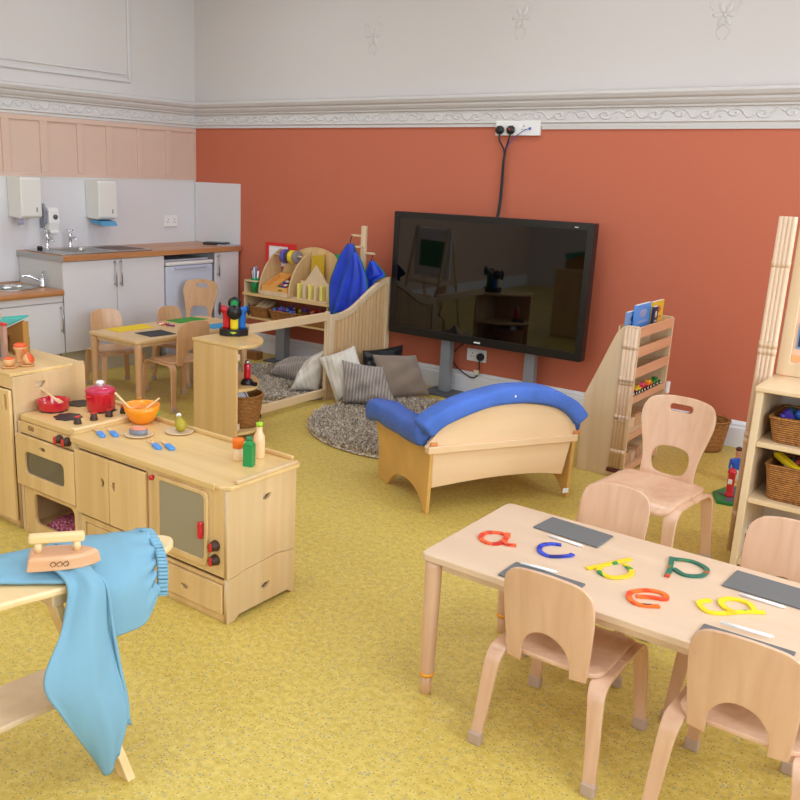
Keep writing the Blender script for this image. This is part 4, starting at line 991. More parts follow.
# ------------------------------------------------------------------ rugs
def rug(label, cx, cy, r, seed, skip=None):
    random.seed(seed); mb = MB()
    n = 60; mb.lathe([(.001, .001), (r - .01, .001), (r, .008), (r - .01, .016), (.001, .018)], n)
    V_, F_ = [], []
    for i in range(26000):
        a = random.random() * 2 * pi; d = r * sqrt(random.random()); x, y = d * cos(a), d * sin(a)
        if d > r - .012: continue
        h = .022 + .018 * random.random(); t = random.random() * 2 * pi; w = .0045 + .003 * random.random(); l = .018
        dx, dy = cos(t), sin(t); ex, ey = random.gauss(0, l), random.gauss(0, l)
        k = len(V_)
        V_ += [(x - dy * w, y + dx * w, .012), (x + dy * w, y - dx * w, .012), (x + ex + dy * w * .6, y + ey - dx * w * .6, .012 + h), (x + ex - dy * w * .6, y + ey + dx * w * .6, .012 + h)]
        F_.append((k, k + 1, k + 2, k + 3))
    mb.add(V_, F_)
    o = finish('rug', mb, speckle('shaggy_pile', [(.28, (112, 98, 84)), (.42, (172, 156, 138)), (.56, (212, 198, 178)), (.70, (238, 226, 208))], 70, .95, 0, 3), recalc=False)
    o.location = (cx, cy, 0)
    return props(o, label, 'rug', 'round shaggy rugs')
rug('round shaggy grey-brown rug behind the blue sofa, in front of the screen', 3.32, -1.15, .71, 1)
rug('round shaggy grey-brown rug behind the open divider rails, under the grey cushion', 1.80, -.90, .585, 2)

# ------------------------------------------------------------------ cushions
KNIT = None
def cushion_mat(name, c, kind):
    m = flat(name, c, .9)
    nt = m.node_tree; b = nt.nodes['Principled BSDF']
    if not m.get('done'):
        m['done'] = 1
        tc = nt.nodes.new('ShaderNodeTexCoord')
        w = nt.nodes.new('ShaderNodeTexWave' if kind != 'plain' else 'ShaderNodeTexNoise')
        if kind != 'plain':
            w.bands_direction = 'X'; w.inputs['Scale'].default_value = 14 if kind == 'rib' else 9; w.inputs['Distortion'].default_value = 1.2
            w.inputs['Detail'].default_value = 2; w.inputs['Detail Scale'].default_value = 4
        else: w.inputs['Scale'].default_value = 120
        nt.links.new(tc.outputs['Object'], w.inputs['Vector'])
        bp = nt.nodes.new('ShaderNodeBump'); bp.inputs['Strength'].default_value = .6 if kind == 'rib' else .3; bp.inputs['Distance'].default_value = .012
        nt.links.new(w.outputs['Fac'], bp.inputs['Height']); nt.links.new(bp.outputs['Normal'], b.inputs['Normal'])
        b.inputs['Sheen Weight'].default_value = .3
        if kind == 'rib':
            r = nt.nodes.new('ShaderNodeValToRGB'); r.color_ramp.elements[0].color = rgb(*[q * .84 for q in c]); r.color_ramp.elements[1].color = rgb(*[min(255, q * 1.1) for q in c])
            nt.links.new(w.outputs['Fac'], r.inputs['Fac']); nt.links.new(r.outputs['Color'], b.inputs['Base Color'])
    return m
def cushion(label, loc, rot, size, thick, mat, seed=0, wr=.006, piping=False):
    """pillow: two bulging sheets meeting at pinched corners; local x width, y height, z thickness"""
    random.seed(seed); ph = [random.random() * 6 for _ in range(6)]
    n = 28; w, h = size[0] / 2, size[1] / 2
    mb = MB(); rings = {}
    V_, F_ = [], []
    def P(u, v, s):
        a = max(0, (1 - abs(u) ** 2.2)); b_ = max(0, (1 - abs(v) ** 2.2)); th = (a * b_) ** .5
        px = u * w * (1 - .10 * (1 - abs(u) ** 1) * 0 - .09 * (1 - v * v) * abs(u) ** 3)
        py = v * h * (1 - .09 * (1 - u * u) * abs(v) ** 3)
        z = s * thick / 2 * th + th * wr * (sin(7 * u + ph[0] + 3 * v) + sin(9 * v + ph[1] - 4 * u) + .6 * sin(15 * u * v + ph[2]))
        return (px, py, z)
    for s in (1, -1):
        k0 = len(V_)
        for i in range(n + 1):
            for j in range(n + 1): V_.append(P(-1 + 2 * i / n, -1 + 2 * j / n, s))
        for i in range(n):
            for j in range(n):
                q = [k0 + i * (n + 1) + j, k0 + (i + 1) * (n + 1) + j, k0 + (i + 1) * (n + 1) + j + 1, k0 + i * (n + 1) + j + 1]
                F_.append(tuple(q if s > 0 else q[::-1]))
    mb.add(V_, F_, smooth=True); bmesh.ops.remove_doubles(mb.bm, verts=mb.bm.verts, dist=1e-5)
    M = Euler([radians(a) for a in rot]).to_matrix()
    me = bpy.data.meshes.new('cushion'); mb.bm.to_mesh(me)
    lo = min((M @ v.co).z for v in me.vertices); mb.bm.free()
    me.materials.append(mat)
    o = bpy.data.objects.new('cushion', me); COL.objects.link(o)
    o.rotation_euler = M.to_euler(); o.location = (loc[0], loc[1], loc[2] - lo)
    return props(o, label, 'cushion', 'cushions on the rugs')
KN = cushion_mat('grey_knit', (164, 152, 142), 'rib'); CR = cushion_mat('cream_cotton', (216, 208, 194), 'soft'); BR = cushion_mat('taupe_cloth', (140, 122, 106), 'plain'); BK = flat('black_leather', (30, 32, 34), .3)
def cushion4(label, BL, BR_, TR, TL, thick, mat, seed=0, wr=.007):
    """pillow between four corner points: two sheets bulging either way from the warped quad"""
    random.seed(seed); ph = [random.random() * 6 for _ in range(4)]
    BL, BR_, TR, TL = map(Vector, (BL, BR_, TR, TL)); n = 26
    ex = ((BR_ - BL) + (TR - TL)).normalized(); ey = ((TL - BL) + (TR - BR_)); ey = (ey - ex * ey.dot(ex)).normalized(); nn = ex.cross(ey)
    C_ = (BL + BR_ + TR + TL) / 4
    V_, F_ = [], []
    for s_ in (1, -1):
        k0 = len(V_)
        for i in range(n + 1):
            for j in range(n + 1):
                u, v = -1 + 2 * i / n, -1 + 2 * j / n
                uu = u * (1 - .07 * (1 - v * v) * abs(u) ** 3); vv = v * (1 - .07 * (1 - u * u) * abs(v) ** 3)
                a, b_ = (uu + 1) / 2, (vv + 1) / 2
                p = BL * (1 - a) * (1 - b_) + BR_ * a * (1 - b_) + TR * a * b_ + TL * (1 - a) * b_
                th = (max(0, 1 - abs(u) ** 2.4) * max(0, 1 - abs(v) ** 2.4)) ** .5
                p = p + nn * (s_ * thick / 2 * th + th * wr * (sin(6 * u + ph[0] + 3 * v) + sin(8 * v + ph[1] - 4 * u)))
                q = p - C_; V_.append((q.dot(ex), q.dot(ey), q.dot(nn)))
        for i in range(n):
            for j in range(n):
                q = [k0 + i * (n + 1) + j, k0 + (i + 1) * (n + 1) + j, k0 + (i + 1) * (n + 1) + j + 1, k0 + i * (n + 1) + j + 1]
                F_.append(tuple(q if s_ > 0 else q[::-1]))
    mb = MB().add(V_, F_, smooth=True); bmesh.ops.remove_doubles(mb.bm, verts=mb.bm.verts, dist=1e-5)
    me = bpy.data.meshes.new('cushion'); mb.bm.to_mesh(me); mb.bm.free(); me.materials.append(mat)
    o = bpy.data.objects.new('cushion', me); COL.objects.link(o)
    M = Matrix((ex, ey, nn)).transposed(); lo = min((M @ v.co).z for v in me.vertices) + C_.z
    o.rotation_euler = M.to_euler(); o.location = (C_.x, C_.y, C_.z + max(0, .025 - lo))
    return props(o, label, 'cushion', 'cushions on the rugs')
cushion4('grey knitted cushion lying behind the divider rail against a cream cushion', (1.72, -.84, .07), (2.18, -.82, .05), (2.10, -.60, .22), (1.74, -.66, .15), .15, KN, 1)
cushion4('cream cushion upright behind the divider rails, beside the grey knitted one', (2.17, -1.10, .05), (2.34, -.98, .05), (2.37, -.90, .38), (2.17, -.90, .25), .15, CR, 2)
cushion4('cream cushion standing on its corner in front of the divider post', (2.60, -1.09, .04), (2.82, -.96, .14), (2.62, -.93, .43), (2.40, -1.06, .33), .11, CR, 3)
cushion4('large grey ribbed knit cushion in front, propped on the cream one', (2.67, -1.11, .05), (3.01, -.91, .05), (2.86, -.91, .31), (2.63, -1.08, .35), .14, KN, 4)
cushion4('black leather cushion standing at the foot of the screen panel', (2.50, -.66, .03), (2.64, -.30, .03), (2.60, -.27, .35), (2.47, -.62, .33), .10, BK, 5)
cushion4('taupe brown cushion leaning back beside the black one, near the screen column', (2.80, -.78, .035), (2.96, -.42, .035), (2.76, -.33, .30), (2.60, -.68, .33), .13, BR, 6)

# ------------------------------------------------------------------ small sofa
ang = radians(59.5)
P0x, P0y = 4.180, -2.356
L_ = .822
sf = bpy.data.objects.new('sofa', None); COL.objects.link(sf); sf.location = (P0x + .411 * cos(ang), P0y + .411 * sin(ang), 0); sf.rotation_euler = (0, 0, ang)
props(sf, 'small wooden sofa seen from behind with an arched back and blue padding', 'sofa')
# local: x from -L/2 to L/2 along the back, +y towards the seat (away from the camera side)
hl = L_ / 2
BL = flat('blue_velour', (74, 110, 192), .9, bump=(60, .25), vary=.07)
BLW = flat('blue_vinyl', (64, 100, 178), .5, bump=(24, .3), vary=.06)
SB = wood('sofa_birch', (230, 192, 146), (240, 206, 164), (.08, 1, 1), 9)
outer = [(-hl + .06, .13)] + c2([(-hl + .06, .13), (0, .165), (hl - .06, .13)], 8)[1:] + [(hl - .02, .33)]
back = [(-hl + .002, .135)] + c2([(-hl + .002, .135), (-.2, .152), (0, .160), (.2, .155), (hl - .06, .135)], 4)[1:] + [(hl - .02, .33)]
part('lower_back', MB().prism(back + [(-hl + .002, .33)], 0, .016, 'xz'), SB, sf, .002)
arcp = c2([(-hl - .045, .345), (-hl + .06, .455), (-.16, .518), (.02, .535), (.20, .515), (hl - .06, .46), (hl + .01, .345)], 6)
part('upper_back', MB().prism(arcp, -.006, .014, 'xz'), SB, sf, .002)
part('back_rail', MB().box(-hl - .035, hl - .0, -.022, .02, .315, .352), SB, sf, .004)
# padding rolled over the arch
padc = c2([(-hl - .045, .415), (-hl + .05, .480), (-.16, .543), (.02, .562), (.20, .543), (hl - .07, .480), (hl - .005, .415)], 7)
rs = []
n = len(padc)
for i, (x, z) in enumerate(padc):
    a, b_ = padc[max(i - 1, 0)], padc[min(i + 1, n - 1)]
    tx, tz = b_[0] - a[0], b_[1] - a[1]; l = sqrt(tx * tx + tz * tz); nx, nz = -tz / l, tx / l
    u = i / (n - 1); e = 1 if 0 < i < n - 1 else .82
    wob = 1 + .04 * sin(14 * u) + .02 * sin(31 * u)
    sec = []
    for k in range(20):
        th = 2 * pi * k / 20; cc, ss = cos(th), sin(th)
        yy = .020 + math.copysign(abs(cc) ** .45, cc) * .068 * e
        rr = .022 + math.copysign(abs(ss) ** .55, ss) * .044 * e * wob
        sec.append((x + nx * rr, yy, z + nz * rr))
    rs.append(sec)
part('back_padding', MB().rings(rs), BL, sf, label='blue velour roll over the arched back')
part('button', MB().ball((-.005, -.050, .585), (.006, .004, .006), 10, 6), WHITE_PL, sf)
part('seat_board', MB().box(-hl + .016, hl - .03, .02, .52, .20, .215), SB, sf)
part('seat_cushion', MB().box(-hl + .03, hl - .04, .05, .53, .216, .30), BL, sf, .03)
def side(x0, x1):
    o = [(.0, 0), (.028, .02), (.10, .075), (.20, .105), (.30, .10), (.40, .06), (.455, .005), (.46, 0), (.55, 0), (.56, .18), (.60, .30), (.62, .345), (.55, .35), (.30, .35), (-.012, .365)]
    o = [(0, 0)] + c2([(.03, .0), (.10, .075), (.22, .108), (.36, .085), (.455, 0)], 5)[0:] + [(.58, 0)] + c2([(.58, .0), (.585, .16), (.61, .25), (.655, .335), (.62, .36)], 4)[1:] + [(-.012, .372)]
    return MB().prism([(y, z) for y, z in o], x0, x1, 'yz')
part('side_panel', side(-hl - .02, -hl + .0), flat('side_birch', (216, 168, 92), .4, vary=.04), sf, .004, label='left side panel')
part('side_panel', side(hl - .02, hl + .0), flat('side_birch', (216, 168, 92), .4), sf, .004, label='right side panel')
part('label_plate', MB().box(hl - .08, hl - .045, -.0, -.003, .03, .055, M=T(.035, -.001, 0)), PAPERW, sf, label='small white label')
# arm padding on the left end
def armpad(xc):
    rs = []
    P_ = catmull([Vector((0, .03, .395)), Vector((0, .16, .390)), Vector((0, .34, .385)), Vector((0, .52, .385)), Vector((0, .67, .360))], 5)
    m = len(P_)
    for i, p in enumerate(P_):
        u = i / (m - 1); e = min(1, 5 * min(u, 1 - u) + .8)
        f_ = lambda q, e_: math.copysign(abs(q) ** e_, q)
        rs.append([(xc + .070 * e * f_(cos(2 * pi * k / 16), .6), p.y, p.z + .060 * e * (1 + .07 * sin(17 * u + k)) * f_(sin(2 * pi * k / 16), .6)) for k in range(16)])
    return MB().rings(rs)
part('arm_padding', armpad(-hl - .01), BLW, sf, label='blue vinyl arm roll')
part('arm_padding', armpad(hl - .01), BLW, sf, label='blue vinyl arm roll, far end')
for s_ in (-1, 1): part('end_block', MB().box(s_ * hl - .024, s_ * hl + .014, -.020, -.0065, .355, .370), flat('orange_wood', (224, 140, 76), .4), sf, .003)
# ------------------------------------------------------------------ art station against the back wall
A = thing('art_station', 'wooden art station with arched back and tilted trays on a grey metal column', 'art station', (1.42, -.20, 0))
part('table_board', MB().prism(rrect(.955, 1.95, -.36, -.04, .02), .565, .588, 'xy'), BIRCHTOP, A, .004, world=True)
part('lower_shelf', MB().box(.994, 1.894, -.34, -.05, .364, .378), BIRCHTOP, A, .003, world=True)
for x in (.975, 1.895): part('side_panel', MB().box(x, x + .018, -.35, -.05, .35, .5645), BIRCHY, A, .003, world=True)
part('column', MB().box(1.235, 1.335, -.22, -.14, .012, .3635), GREYMET, A, .004, world=True)
part('foot_plate', MB().box(1.17, 1.50, -.31, -.035, 0, .012), DKGREY, A, .003, world=True)
bkp = [(1.14, .589), (1.93, .589)] + [(1.535 + .395 * cos(radians(a)), .64 + .36 * sin(radians(a))) for a in range(0, 181, 9)]
part('back_panel', MB().plate([bkp], .015, 'xz', -.06, .002), BIRCH, A, world=True)
def arcside(x):
    o = [(-.068, .589), (-.345, .589), (-.35, .615)] + c2([(-.35, .615), (-.325, .72), (-.26, .83), (-.16, .92), (-.068, .965)], 5)[1:]
    return MB().prism(o, x, x + .016, 'yz')
for x in (1.14, 1.475, 1.90): part('arched_divider', arcside(x), BIRCHY, A, .003, world=True)
tr = part('tray', MB().box(1.158, 1.473, -.34, -.08, .60, .612, M=None), MAPLE, A, world=True)
part('tray_front', MB().box(1.158, 1.473, -.352, -.34, .5895, .625), MAPLE, tr, .003, world=True)
part('bar', MB().cyl((1.157, -.17, .92), (1.474, -.17, .92), .008, n=10), MAPLE, A, world=True)
cols = [((100, 90, 170), 'purple', .060, .040), ((70, 66, 70), 'dark', .052, .026), ((240, 210, 50), 'yellow', .056, .044), ((150, 140, 140), 'grey', .054, .034), ((214, 70, 120), 'pink', .040, .02), ((206, 100, 60), 'copper', .043, .02)]
x = 1.27
for c_, nm, r, w_ in cols[:4]:
    solo('tape_roll', MB().plate([circ(0, 0, r, 28), circ(0, 0, .018, 20)], w_, 'yz', 0, .001, M=T(x + w_ / 2, -.17, .9115)), flat('tape_' + nm, c_, .45), nm + ' roll of tape hanging on the bar of the art station', 'tape roll', 'tape rolls on the art station bar')
    x += w_ + .008
BOXO = wood('orange_wood_box', (226, 160, 78), (238, 178, 96), (.1, 1, 1), 12)
TILT = Matrix(((1, 0, 0, 0), (0, 1, 0, 0), (0, .38, 1, .38 * .335), (0, 0, 0, 1)))
b = thing('paint_box', 'shallow orange-tinted wooden box with two compartments on the left of the art station', 'box', (1.30, -.26, .6125), 0)
mb = MB().box(1.17, 1.46, -.335, -.10, .613, .622).box(1.17, 1.46, -.335, -.325, .622, .662).box(1.17, 1.46, -.11, -.10, .622, .672).box(1.17, 1.18, -.325, -.11, .622, .665).box(1.45, 1.46, -.325, -.11, .622, .665).box(1.30, 1.308, -.325, -.11, .622, .66); mb.bm.transform(TILT)
part('box_tray', mb, BOXO, b, world=True)
part('grip', MB().ball((1.38, -.337, .642), (.026, .004, .007), 14, 6), flat('grip_olive', (120, 120, 30), .5), b, world=True)
random.seed(3)
pc = [((40, 120, 60), 'green'), ((200, 44, 40), 'red'), ((36, 70, 160), 'blue'), ((236, 232, 226), 'white'), ((150, 30, 40), 'dark red')]
for i in range(20):
    c_, nm = pc[i % 5]; u, v = i % 7, i // 7
    solo('craft_block', MB().box(-.017, .017, -.012, .012, 0, .022, M=TILT @ T(1.325 + .0185 * u, -.27 + .062 * v + .006 * (u % 2), .630 + (.003 if u % 2 else .0), random.uniform(-.5, .5))), flat('craft_' + nm.replace(' ', '_'), c_, .45), nm + ' craft piece in the wooden box of the art station', 'craft piece', 'craft pieces in the art station box')
solo('yellow_card', MB().prism([(1.505, .60), (1.66, .60), (1.655, .95), (1.52, .93)], -.098, -.092, 'xz'), flat('card_ochre', (206, 170, 36), .6), 'mustard yellow card leaning on the art station back', 'card')
t = thing('scissor_rack', 'pale wooden rack with yellow inserts and pointed top on the art station', 'rack', (1.70, -.25, .588))
part('rack_back', MB().prism([(1.56, .60), (1.87, .60), (1.87, .74), (1.84, .74), (1.72, .88), (1.61, .74), (1.56, .74)], -.285, -.272, 'xz'), MAPLE, t, .002, world=True)
part('rack_base', MB().box(1.50, 1.895, -.345, -.12, .589, .60), MAPLE, t, .002, world=True)
YL = flat('pale_yellow', (236, 224, 120), .5)
for i, x in enumerate((1.565, 1.625, 1.685, 1.745, 1.805)):
    part('slot_wall', MB().box(x, x + .026, -.335, -.286, .6005, .72 - .01 * (i % 2)), MAPLE if i % 2 else YL, t, .003, world=True)
solo('green_card', MB().prism([(1.80, .97), (1.965, .97), (1.96, .935), (1.885, .865)], -.30, -.294, 'xz', M=T(0, .15, 0)), flat('card_green', (40, 150, 90), .5), 'green card corner sticking out at the right of the art station arch', 'card')
cupg = thing('pen_cup', 'green cup of pens in a small wooden holder at the left of the art station', 'pen cup', (1.05, -.29, .588))
part('holder', MB().plate([rrect(-.085, .06, -.05, .055, .01), circ(0, 0, .043)], .012, 'xy', .10, .001).box(-.085, -.073, -.045, .05, 0, .094).box(.048, .06, .03, .05, 0, .094), MAPLE, cupg)
part('cup', MB().lathe([(.001, .003), (.034, .003), (.042, .125), (.039, .125), (.031, .008), (.001, .008)], 22), GREEN, cupg)
pcl = [((240, 240, 240), 'white'), ((220, 50, 50), 'red'), ((60, 150, 200), 'blue'), ((236, 232, 224), 'cream'), ((120, 60, 40), 'brown'), ((200, 204, 210), 'silver')]
for i, (c_, nm) in enumerate(pcl):
    a = i * 1.05; x, y = 1.05 + .016 * cos(a), -.29 + .016 * sin(a)
    solo('pen', MB().cyl((x, y, .60), (x + .022 * cos(a), y + .022 * sin(a), .775 + .016 * (i % 3)), .007, n=8), flat('pen_' + nm, c_, .4), nm + ' pen standing in the green cup on the art station', 'pen', 'pens in the green cup')
s = thing('framed_notice', 'white notice in a bright red frame on the wall behind the art station', 'notice', (1.09, -.012, .80))
part('frame', MB().plate([rrect(.915, 1.265, .79, 1.0, .004), rrect(.948, 1.175, .80, .972, .002)], .012, 'xz', -.0065, .001), flat('frame_red', (222, 44, 40), .4), s, world=True)
part('sheet', MB().box(.93, 1.19, -.0045, -.001, .792, .98), PAPERW, s, world=True)
def text_mb(txt, size, M, ext=.0008):
    cu = bpy.data.curves.new('tmp', 'FONT'); cu.body = txt; cu.size = size; cu.extrude = ext; cu.align_x = 'CENTER'
    ob = bpy.data.objects.new('tmp', cu); COL.objects.link(ob); dg = bpy.context.evaluated_depsgraph_get(); dg.update()
    me = bpy.data.meshes.new_from_object(ob.evaluated_get(dg)); bpy.data.objects.remove(ob); bpy.data.curves.remove(cu)
    mb = MB(); mb.bm.from_mesh(me); bpy.data.meshes.remove(me); mb.bm.transform(M); return mb
part('lettering', text_mb('HI', .085, T(1.11, -.0055, .82) @ Matrix.Rotation(pi / 2, 4, 'X')), flat('letter_red', (210, 40, 50), .5), s, world=True, label='red lettering')
def basket_rect(name, label, x0, x1, y0, y1, z, h, group=None, fl=.02, parent=None):
    b = thing(name, label, 'basket', ((x0 + x1) / 2, (y0 + y1) / 2, z), 0, group)
    cx_, cy_ = (x0 + x1) / 2, (y0 + y1) / 2; rs = []
    for i in range(9):
        u = i / 8; rs.append([(x - cx_, y - cy_, h * u) for x, y in rrect(x0 + fl * (1 - u), x1 - fl * (1 - u), y0 + fl * (1 - u), y1 - fl * (1 - u), .035)])
    for i in range(8, 0, -1):
        u = i / 8; q = fl * (1 - u) + .009; rs.append([(x - cx_, y - cy_, max(h * u, .01)) for x, y in rrect(x0 + q, x1 - q, y0 + q, y1 - q, .03)])
    part('basket_body', MB().rings(rs), WICKER, b)
    mb = MB()
    rp = rrect(x0 + .003, x1 - .003, y0 + .003, y1 - .003, .033, 6)
    P_ = [Vector((x - cx_, y - cy_, h)) for x, y in rp]; P_.append(P_[0]); Q = catmull(P_, 3)
    for ph in (0, pi): mb.tube([(p.x, p.y, p.z + .0035 * sin(.9 * i + ph)) for i, p in enumerate(Q)], .0055, 6)
    part('rim', mb, WICKER, b)
    return b
random.seed(11)
def toys_in(x0, x1, y0, y1, z, n, pal, nm, where, cat, group, size=.018):
    for i in range(n):
        c_, cn = pal[i % len(pal)]
        x, y = random.uniform(x0, x1), random.uniform(y0, y1); s_ = size * random.uniform(.8, 1.25)
        k = i % 3
        mb = MB()
        if k == 0: mb.box(-s_, s_, -s_ * .7, s_ * .7, -s_ * .6, s_ * .6)
        elif k == 1: mb.lathe([(s_ * .7, -s_ * .9), (s_ * .8, 0), (s_ * .5, s_ * .9)], 12)
        else: mb.ball((0, 0, 0), (s_, s_ * .8, s_ * .75), 12, 8)
        solo(nm, mb, flat('toy_' + cn, c_, .4), cn + ' ' + where, cat, group, M=T(x, y, z + s_ * (1 + .8 * random.random()), random.random() * 3, random.random(), random.random()))
pal1 = [((70, 70, 180), 'violet blue'), ((150, 90, 190), 'lilac'), ((60, 120, 200), 'sky blue'), ((200, 60, 90), 'crimson'), ((230, 200, 60), 'yellow')]
pal2 = [((214, 60, 50), 'red'), ((230, 120, 110), 'coral'), ((40, 130, 140), 'teal')]
basket_rect('basket', 'square wicker basket at the left under the art station holding rolled paper', 1.003, 1.22, -.335, -.09, .3785, .088, 'rectangular wicker baskets under the art station')
basket_rect('basket', 'middle wicker basket under the art station full of violet and blue pieces', 1.235, 1.56, -.335, -.09, .3785, .08, 'rectangular wicker baskets under the art station')
basket_rect('basket', 'right wicker basket under the art station with red and coral pieces', 1.57, 1.885, -.335, -.09, .3785, .08, 'rectangular wicker baskets under the art station')
toys_in(1.27, 1.52, -.31, -.12, .438, 22, pal1, 'craft_bead', 'craft piece heaped in the middle basket under the art station', 'craft piece', 'craft pieces in the middle art basket')
toys_in(1.61, 1.85, -.31, -.12, .438, 16, pal2, 'craft_scrap', 'craft piece heaped in the right basket under the art station', 'craft piece', 'craft pieces in the right art basket')
for i in range(3):
    solo('paper_roll', MB().cyl((1.05 + .045 * i, -.30, .42), (1.06 + .045 * i, -.14, .52 - .01 * i), .024, n=16), flat('kraft_roll', (206, 178, 140), .7), 'pale brown roll of paper in the left basket under the art station', 'paper roll', 'paper rolls in the art basket')
solo('thin_cable', MB().tube([(1.70, -.10, .36), (1.76, -.06, .27), (1.80, -.045, .20), (1.785, -.045, .13)], .004, 8, 5), cab, 'thin black cable hanging beneath the art station', 'cable')
solo('wooden_block', MB().box(.99, 1.12, -.34, -.25, 0, .07), wood('brown_block', (130, 84, 44), (150, 98, 54), (.1, 1, 1), 10), 'low brown wooden box on the floor at the left below the art station', 'box', bevel=.006)

# coat stand with aprons
cs = thing('apron_stand', 'slim wooden stand with pegs from which the blue aprons hang', 'coat stand', (2.227, -.33, 0))
part('post', MB().box(2.207, 2.247, -.345, -.315, .02, 1.225), MAPLE, cs, .003, world=True)
part('base', MB().box(2.09, 2.364, -.37, -.29, 0, .02), MAPLE, cs, .003, world=True)
for x0, x1, z in ((2.11, 2.207, 1.148), (2.2475, 2.335, 1.022)): part('peg', MB().box(x0, x1, -.338, -.322, z - .008, z + .008), MAPLE, cs, .002, world=True)
part('peg', MB().box(2.219, 2.235, -.43, -.345, 1.062, 1.078), MAPLE, cs, .002, world=True)
APR = flat('apron_blue', (24, 62, 196), .55, coat=.1, vary=.12)
TRIM = flat('apron_green_trim', (16, 100, 84), .6)
def apron(label, top, prof, yb, depth, seed, folds=5):
    """cloth hanging from one point: rows of (z, x0, x1); folds bulge towards the room"""
    random.seed(seed); ph = random.random() * 6
    a = thing('apron', label, 'apron', top, 0, 'blue aprons on the stand')
    rows = catmull([Vector((p[0], p[1], p[2])) for p in prof], 5); n = 26; V_, F_, Lp, Rp, Bp = [], [], [], [], []
    for i, r in enumerate(rows):
        u = i / (len(rows) - 1)
        for j in range(n + 1):
            v = j / n; x = r.y + (r.z - r.y) * v
            y = yb - depth * u * (.5 + .5 * sin(folds * pi * v + ph + 1.5 * u)) - .02 * sin(pi * v) * (1 - u)
            V_.append((x, y, r.x + .012 * sin(3 * pi * v) * u))
        Lp.append(V_[-n - 1]); Rp.append(V_[-1])
    Bp = V_[-n - 1:]
    for i in range(len(rows) - 1):
        for j in range(n): F_.append((i * (n + 1) + j, i * (n + 1) + j + 1, (i + 1) * (n + 1) + j + 1, (i + 1) * (n + 1) + j))
    mb = MB().add(V_, F_, smooth=True)
    o = part('cloth', mb, APR, a, world=True)
    s_ = o.modifiers.new('solid', 'SOLIDIFY'); s_.thickness = .004; s_.offset = 0
    part('trim', MB().tube(Lp, .0055, 6).tube(Bp, .0055, 6).tube(Rp, .0055, 6), TRIM, a, world=True, label='green edging')
    part('neck_loop', MB().tube([(top[0], top[1] + .008, top[2]), (top[0] - .006, top[1] - .003, top[2] - .03), (top[0], yb, prof[0][0])], .004, 6, 4), flat('loop_dark', (60, 30, 30), .6), a, world=True)
apron('left blue apron with green edging on the stand, its top folded over', (2.12, -.347, 1.148), [(1.085, 2.10, 2.15), (1.0, 2.04, 2.20), (.88, 1.99, 2.235), (.76, 1.955, 2.25), (.62, 1.965, 2.26), (.50, 1.98, 2.27)], -.36, .05, 1, 4)
apron('middle blue apron with green edging hanging in front of the post', (2.227, -.435, 1.07), [(1.035, 2.215, 2.25), (.95, 2.19, 2.31), (.84, 2.15, 2.36), (.70, 2.11, 2.375), (.55, 2.08, 2.375)], -.448, .045, 2, 5)
apron('right blue apron hanging lowest on the stand, half behind the screen panel', (2.325, -.34, 1.022), [(.97, 2.31, 2.35), (.93, 2.30, 2.41), (.875, 2.28, 2.47), (.85, 2.27, 2.44), (.80, 2.25, 2.378), (.62, 2.24, 2.372)], -.355, .04, 3, 4)

# ------------------------------------------------------------------ display shelf with books, toy cars and blocks
K = thing('display_shelf', 'tall pale wooden display shelf with tiered ledges for books and cars, seen side-on', 'display shelf', (4.57, -.88, 0))
YK0, YK1 = -1.155, -.585
prof = [(4.425, 0), (4.425, .44)] + c2([(4.425, .44), (4.50, .63), (4.565, .80), (4.595, .845), (4.625, .862)], 5)[1:] + [(4.685, .862), (4.697, .85), (4.697, 0)]
for y0 in (YK0, YK1 - .018): part('side_panel', MB().prism(prof, y0, y0 + .018, 'xz'), MAPLE, K, .002, world=True)
part('back_panel', MB().prism([(4.43, .02), (4.445, .02), (4.445, .44), (4.61, .855), (4.595, .85), (4.43, .44)], YK0 + .0185, YK1 - .0185, 'xz'), MAPLE, K, world=True)
for z, xb in ((.80, 4.57), (.69, 4.56), (.575, 4.53), (.455, 4.46), (.24, 4.45), (.025, 4.45)):
    part('shelf', MB().box(xb, 4.685, YK0 + .0185, YK1 - .0185, z, z + .012), MAPLEL, K, world=True)
for z in (.80, .69, .575, .43, .215, .02):
    part('ledge', MB().box(4.686, 4.698, YK0 + .0185, YK1 - .0185, z, z + (.058 if z > .5 else .038)), wood('ledge_beech', (214, 158, 118), (226, 172, 132), (1, .08, 1), 14), K, .003, world=True)
for z, xb in ((.812, 4.655), (.702, 4.63)):
    part('inner_back', MB().box(4.572 if z > .8 else 4.57, 4.578 if z > .8 else 4.576, YK0 + .0185, YK1 - .0185, z, z + .04), MAPLEL, K, world=True)
def hinge_post(parent, x, y, z0, z1, n, sp, ax, r=.013):
    mb = MB(); kn = mb
    for i in range(n):
        px, py = (x + i * sp, y) if ax == 'x' else (x, y + i * sp)
        mb.cyl((px, py, z0), (px, py, z1), r, n=12)
        for zk in [z0 + (z1 - z0) * f for f in (.12, .35, .37, .62, .64, .87)]: kn.cyl((px, py, zk - .014), (px, py, zk + .014), r + .0015, n=12)
    p = part('folding_leaves', mb, wood('leaf_edges', (212, 178, 144), (226, 196, 166), (1, 1, .06), 24), parent, world=True, label='folded leaf edges')
    return p
hinge_post(K, 4.630, -1.170, .06, .855, 4, .0185, 'x', .012)
part('leaf_back', MB().box(4.622, 4.692, -1.170, -1.1565, .06, .85), MATS['leaf_edges'], K, world=True)
part('strap', MB().box(4.61, 4.70, -1.187, -1.156, .035, .055), flat('strap_maroon', (86, 26, 30), .6), K, .003, world=True, label='dark red strap')
part('clip', MB().box(4.70, 4.716, -.60, -.56, .40, .47), PAPERW, K, .003, world=True, label='white clip on the far edge')
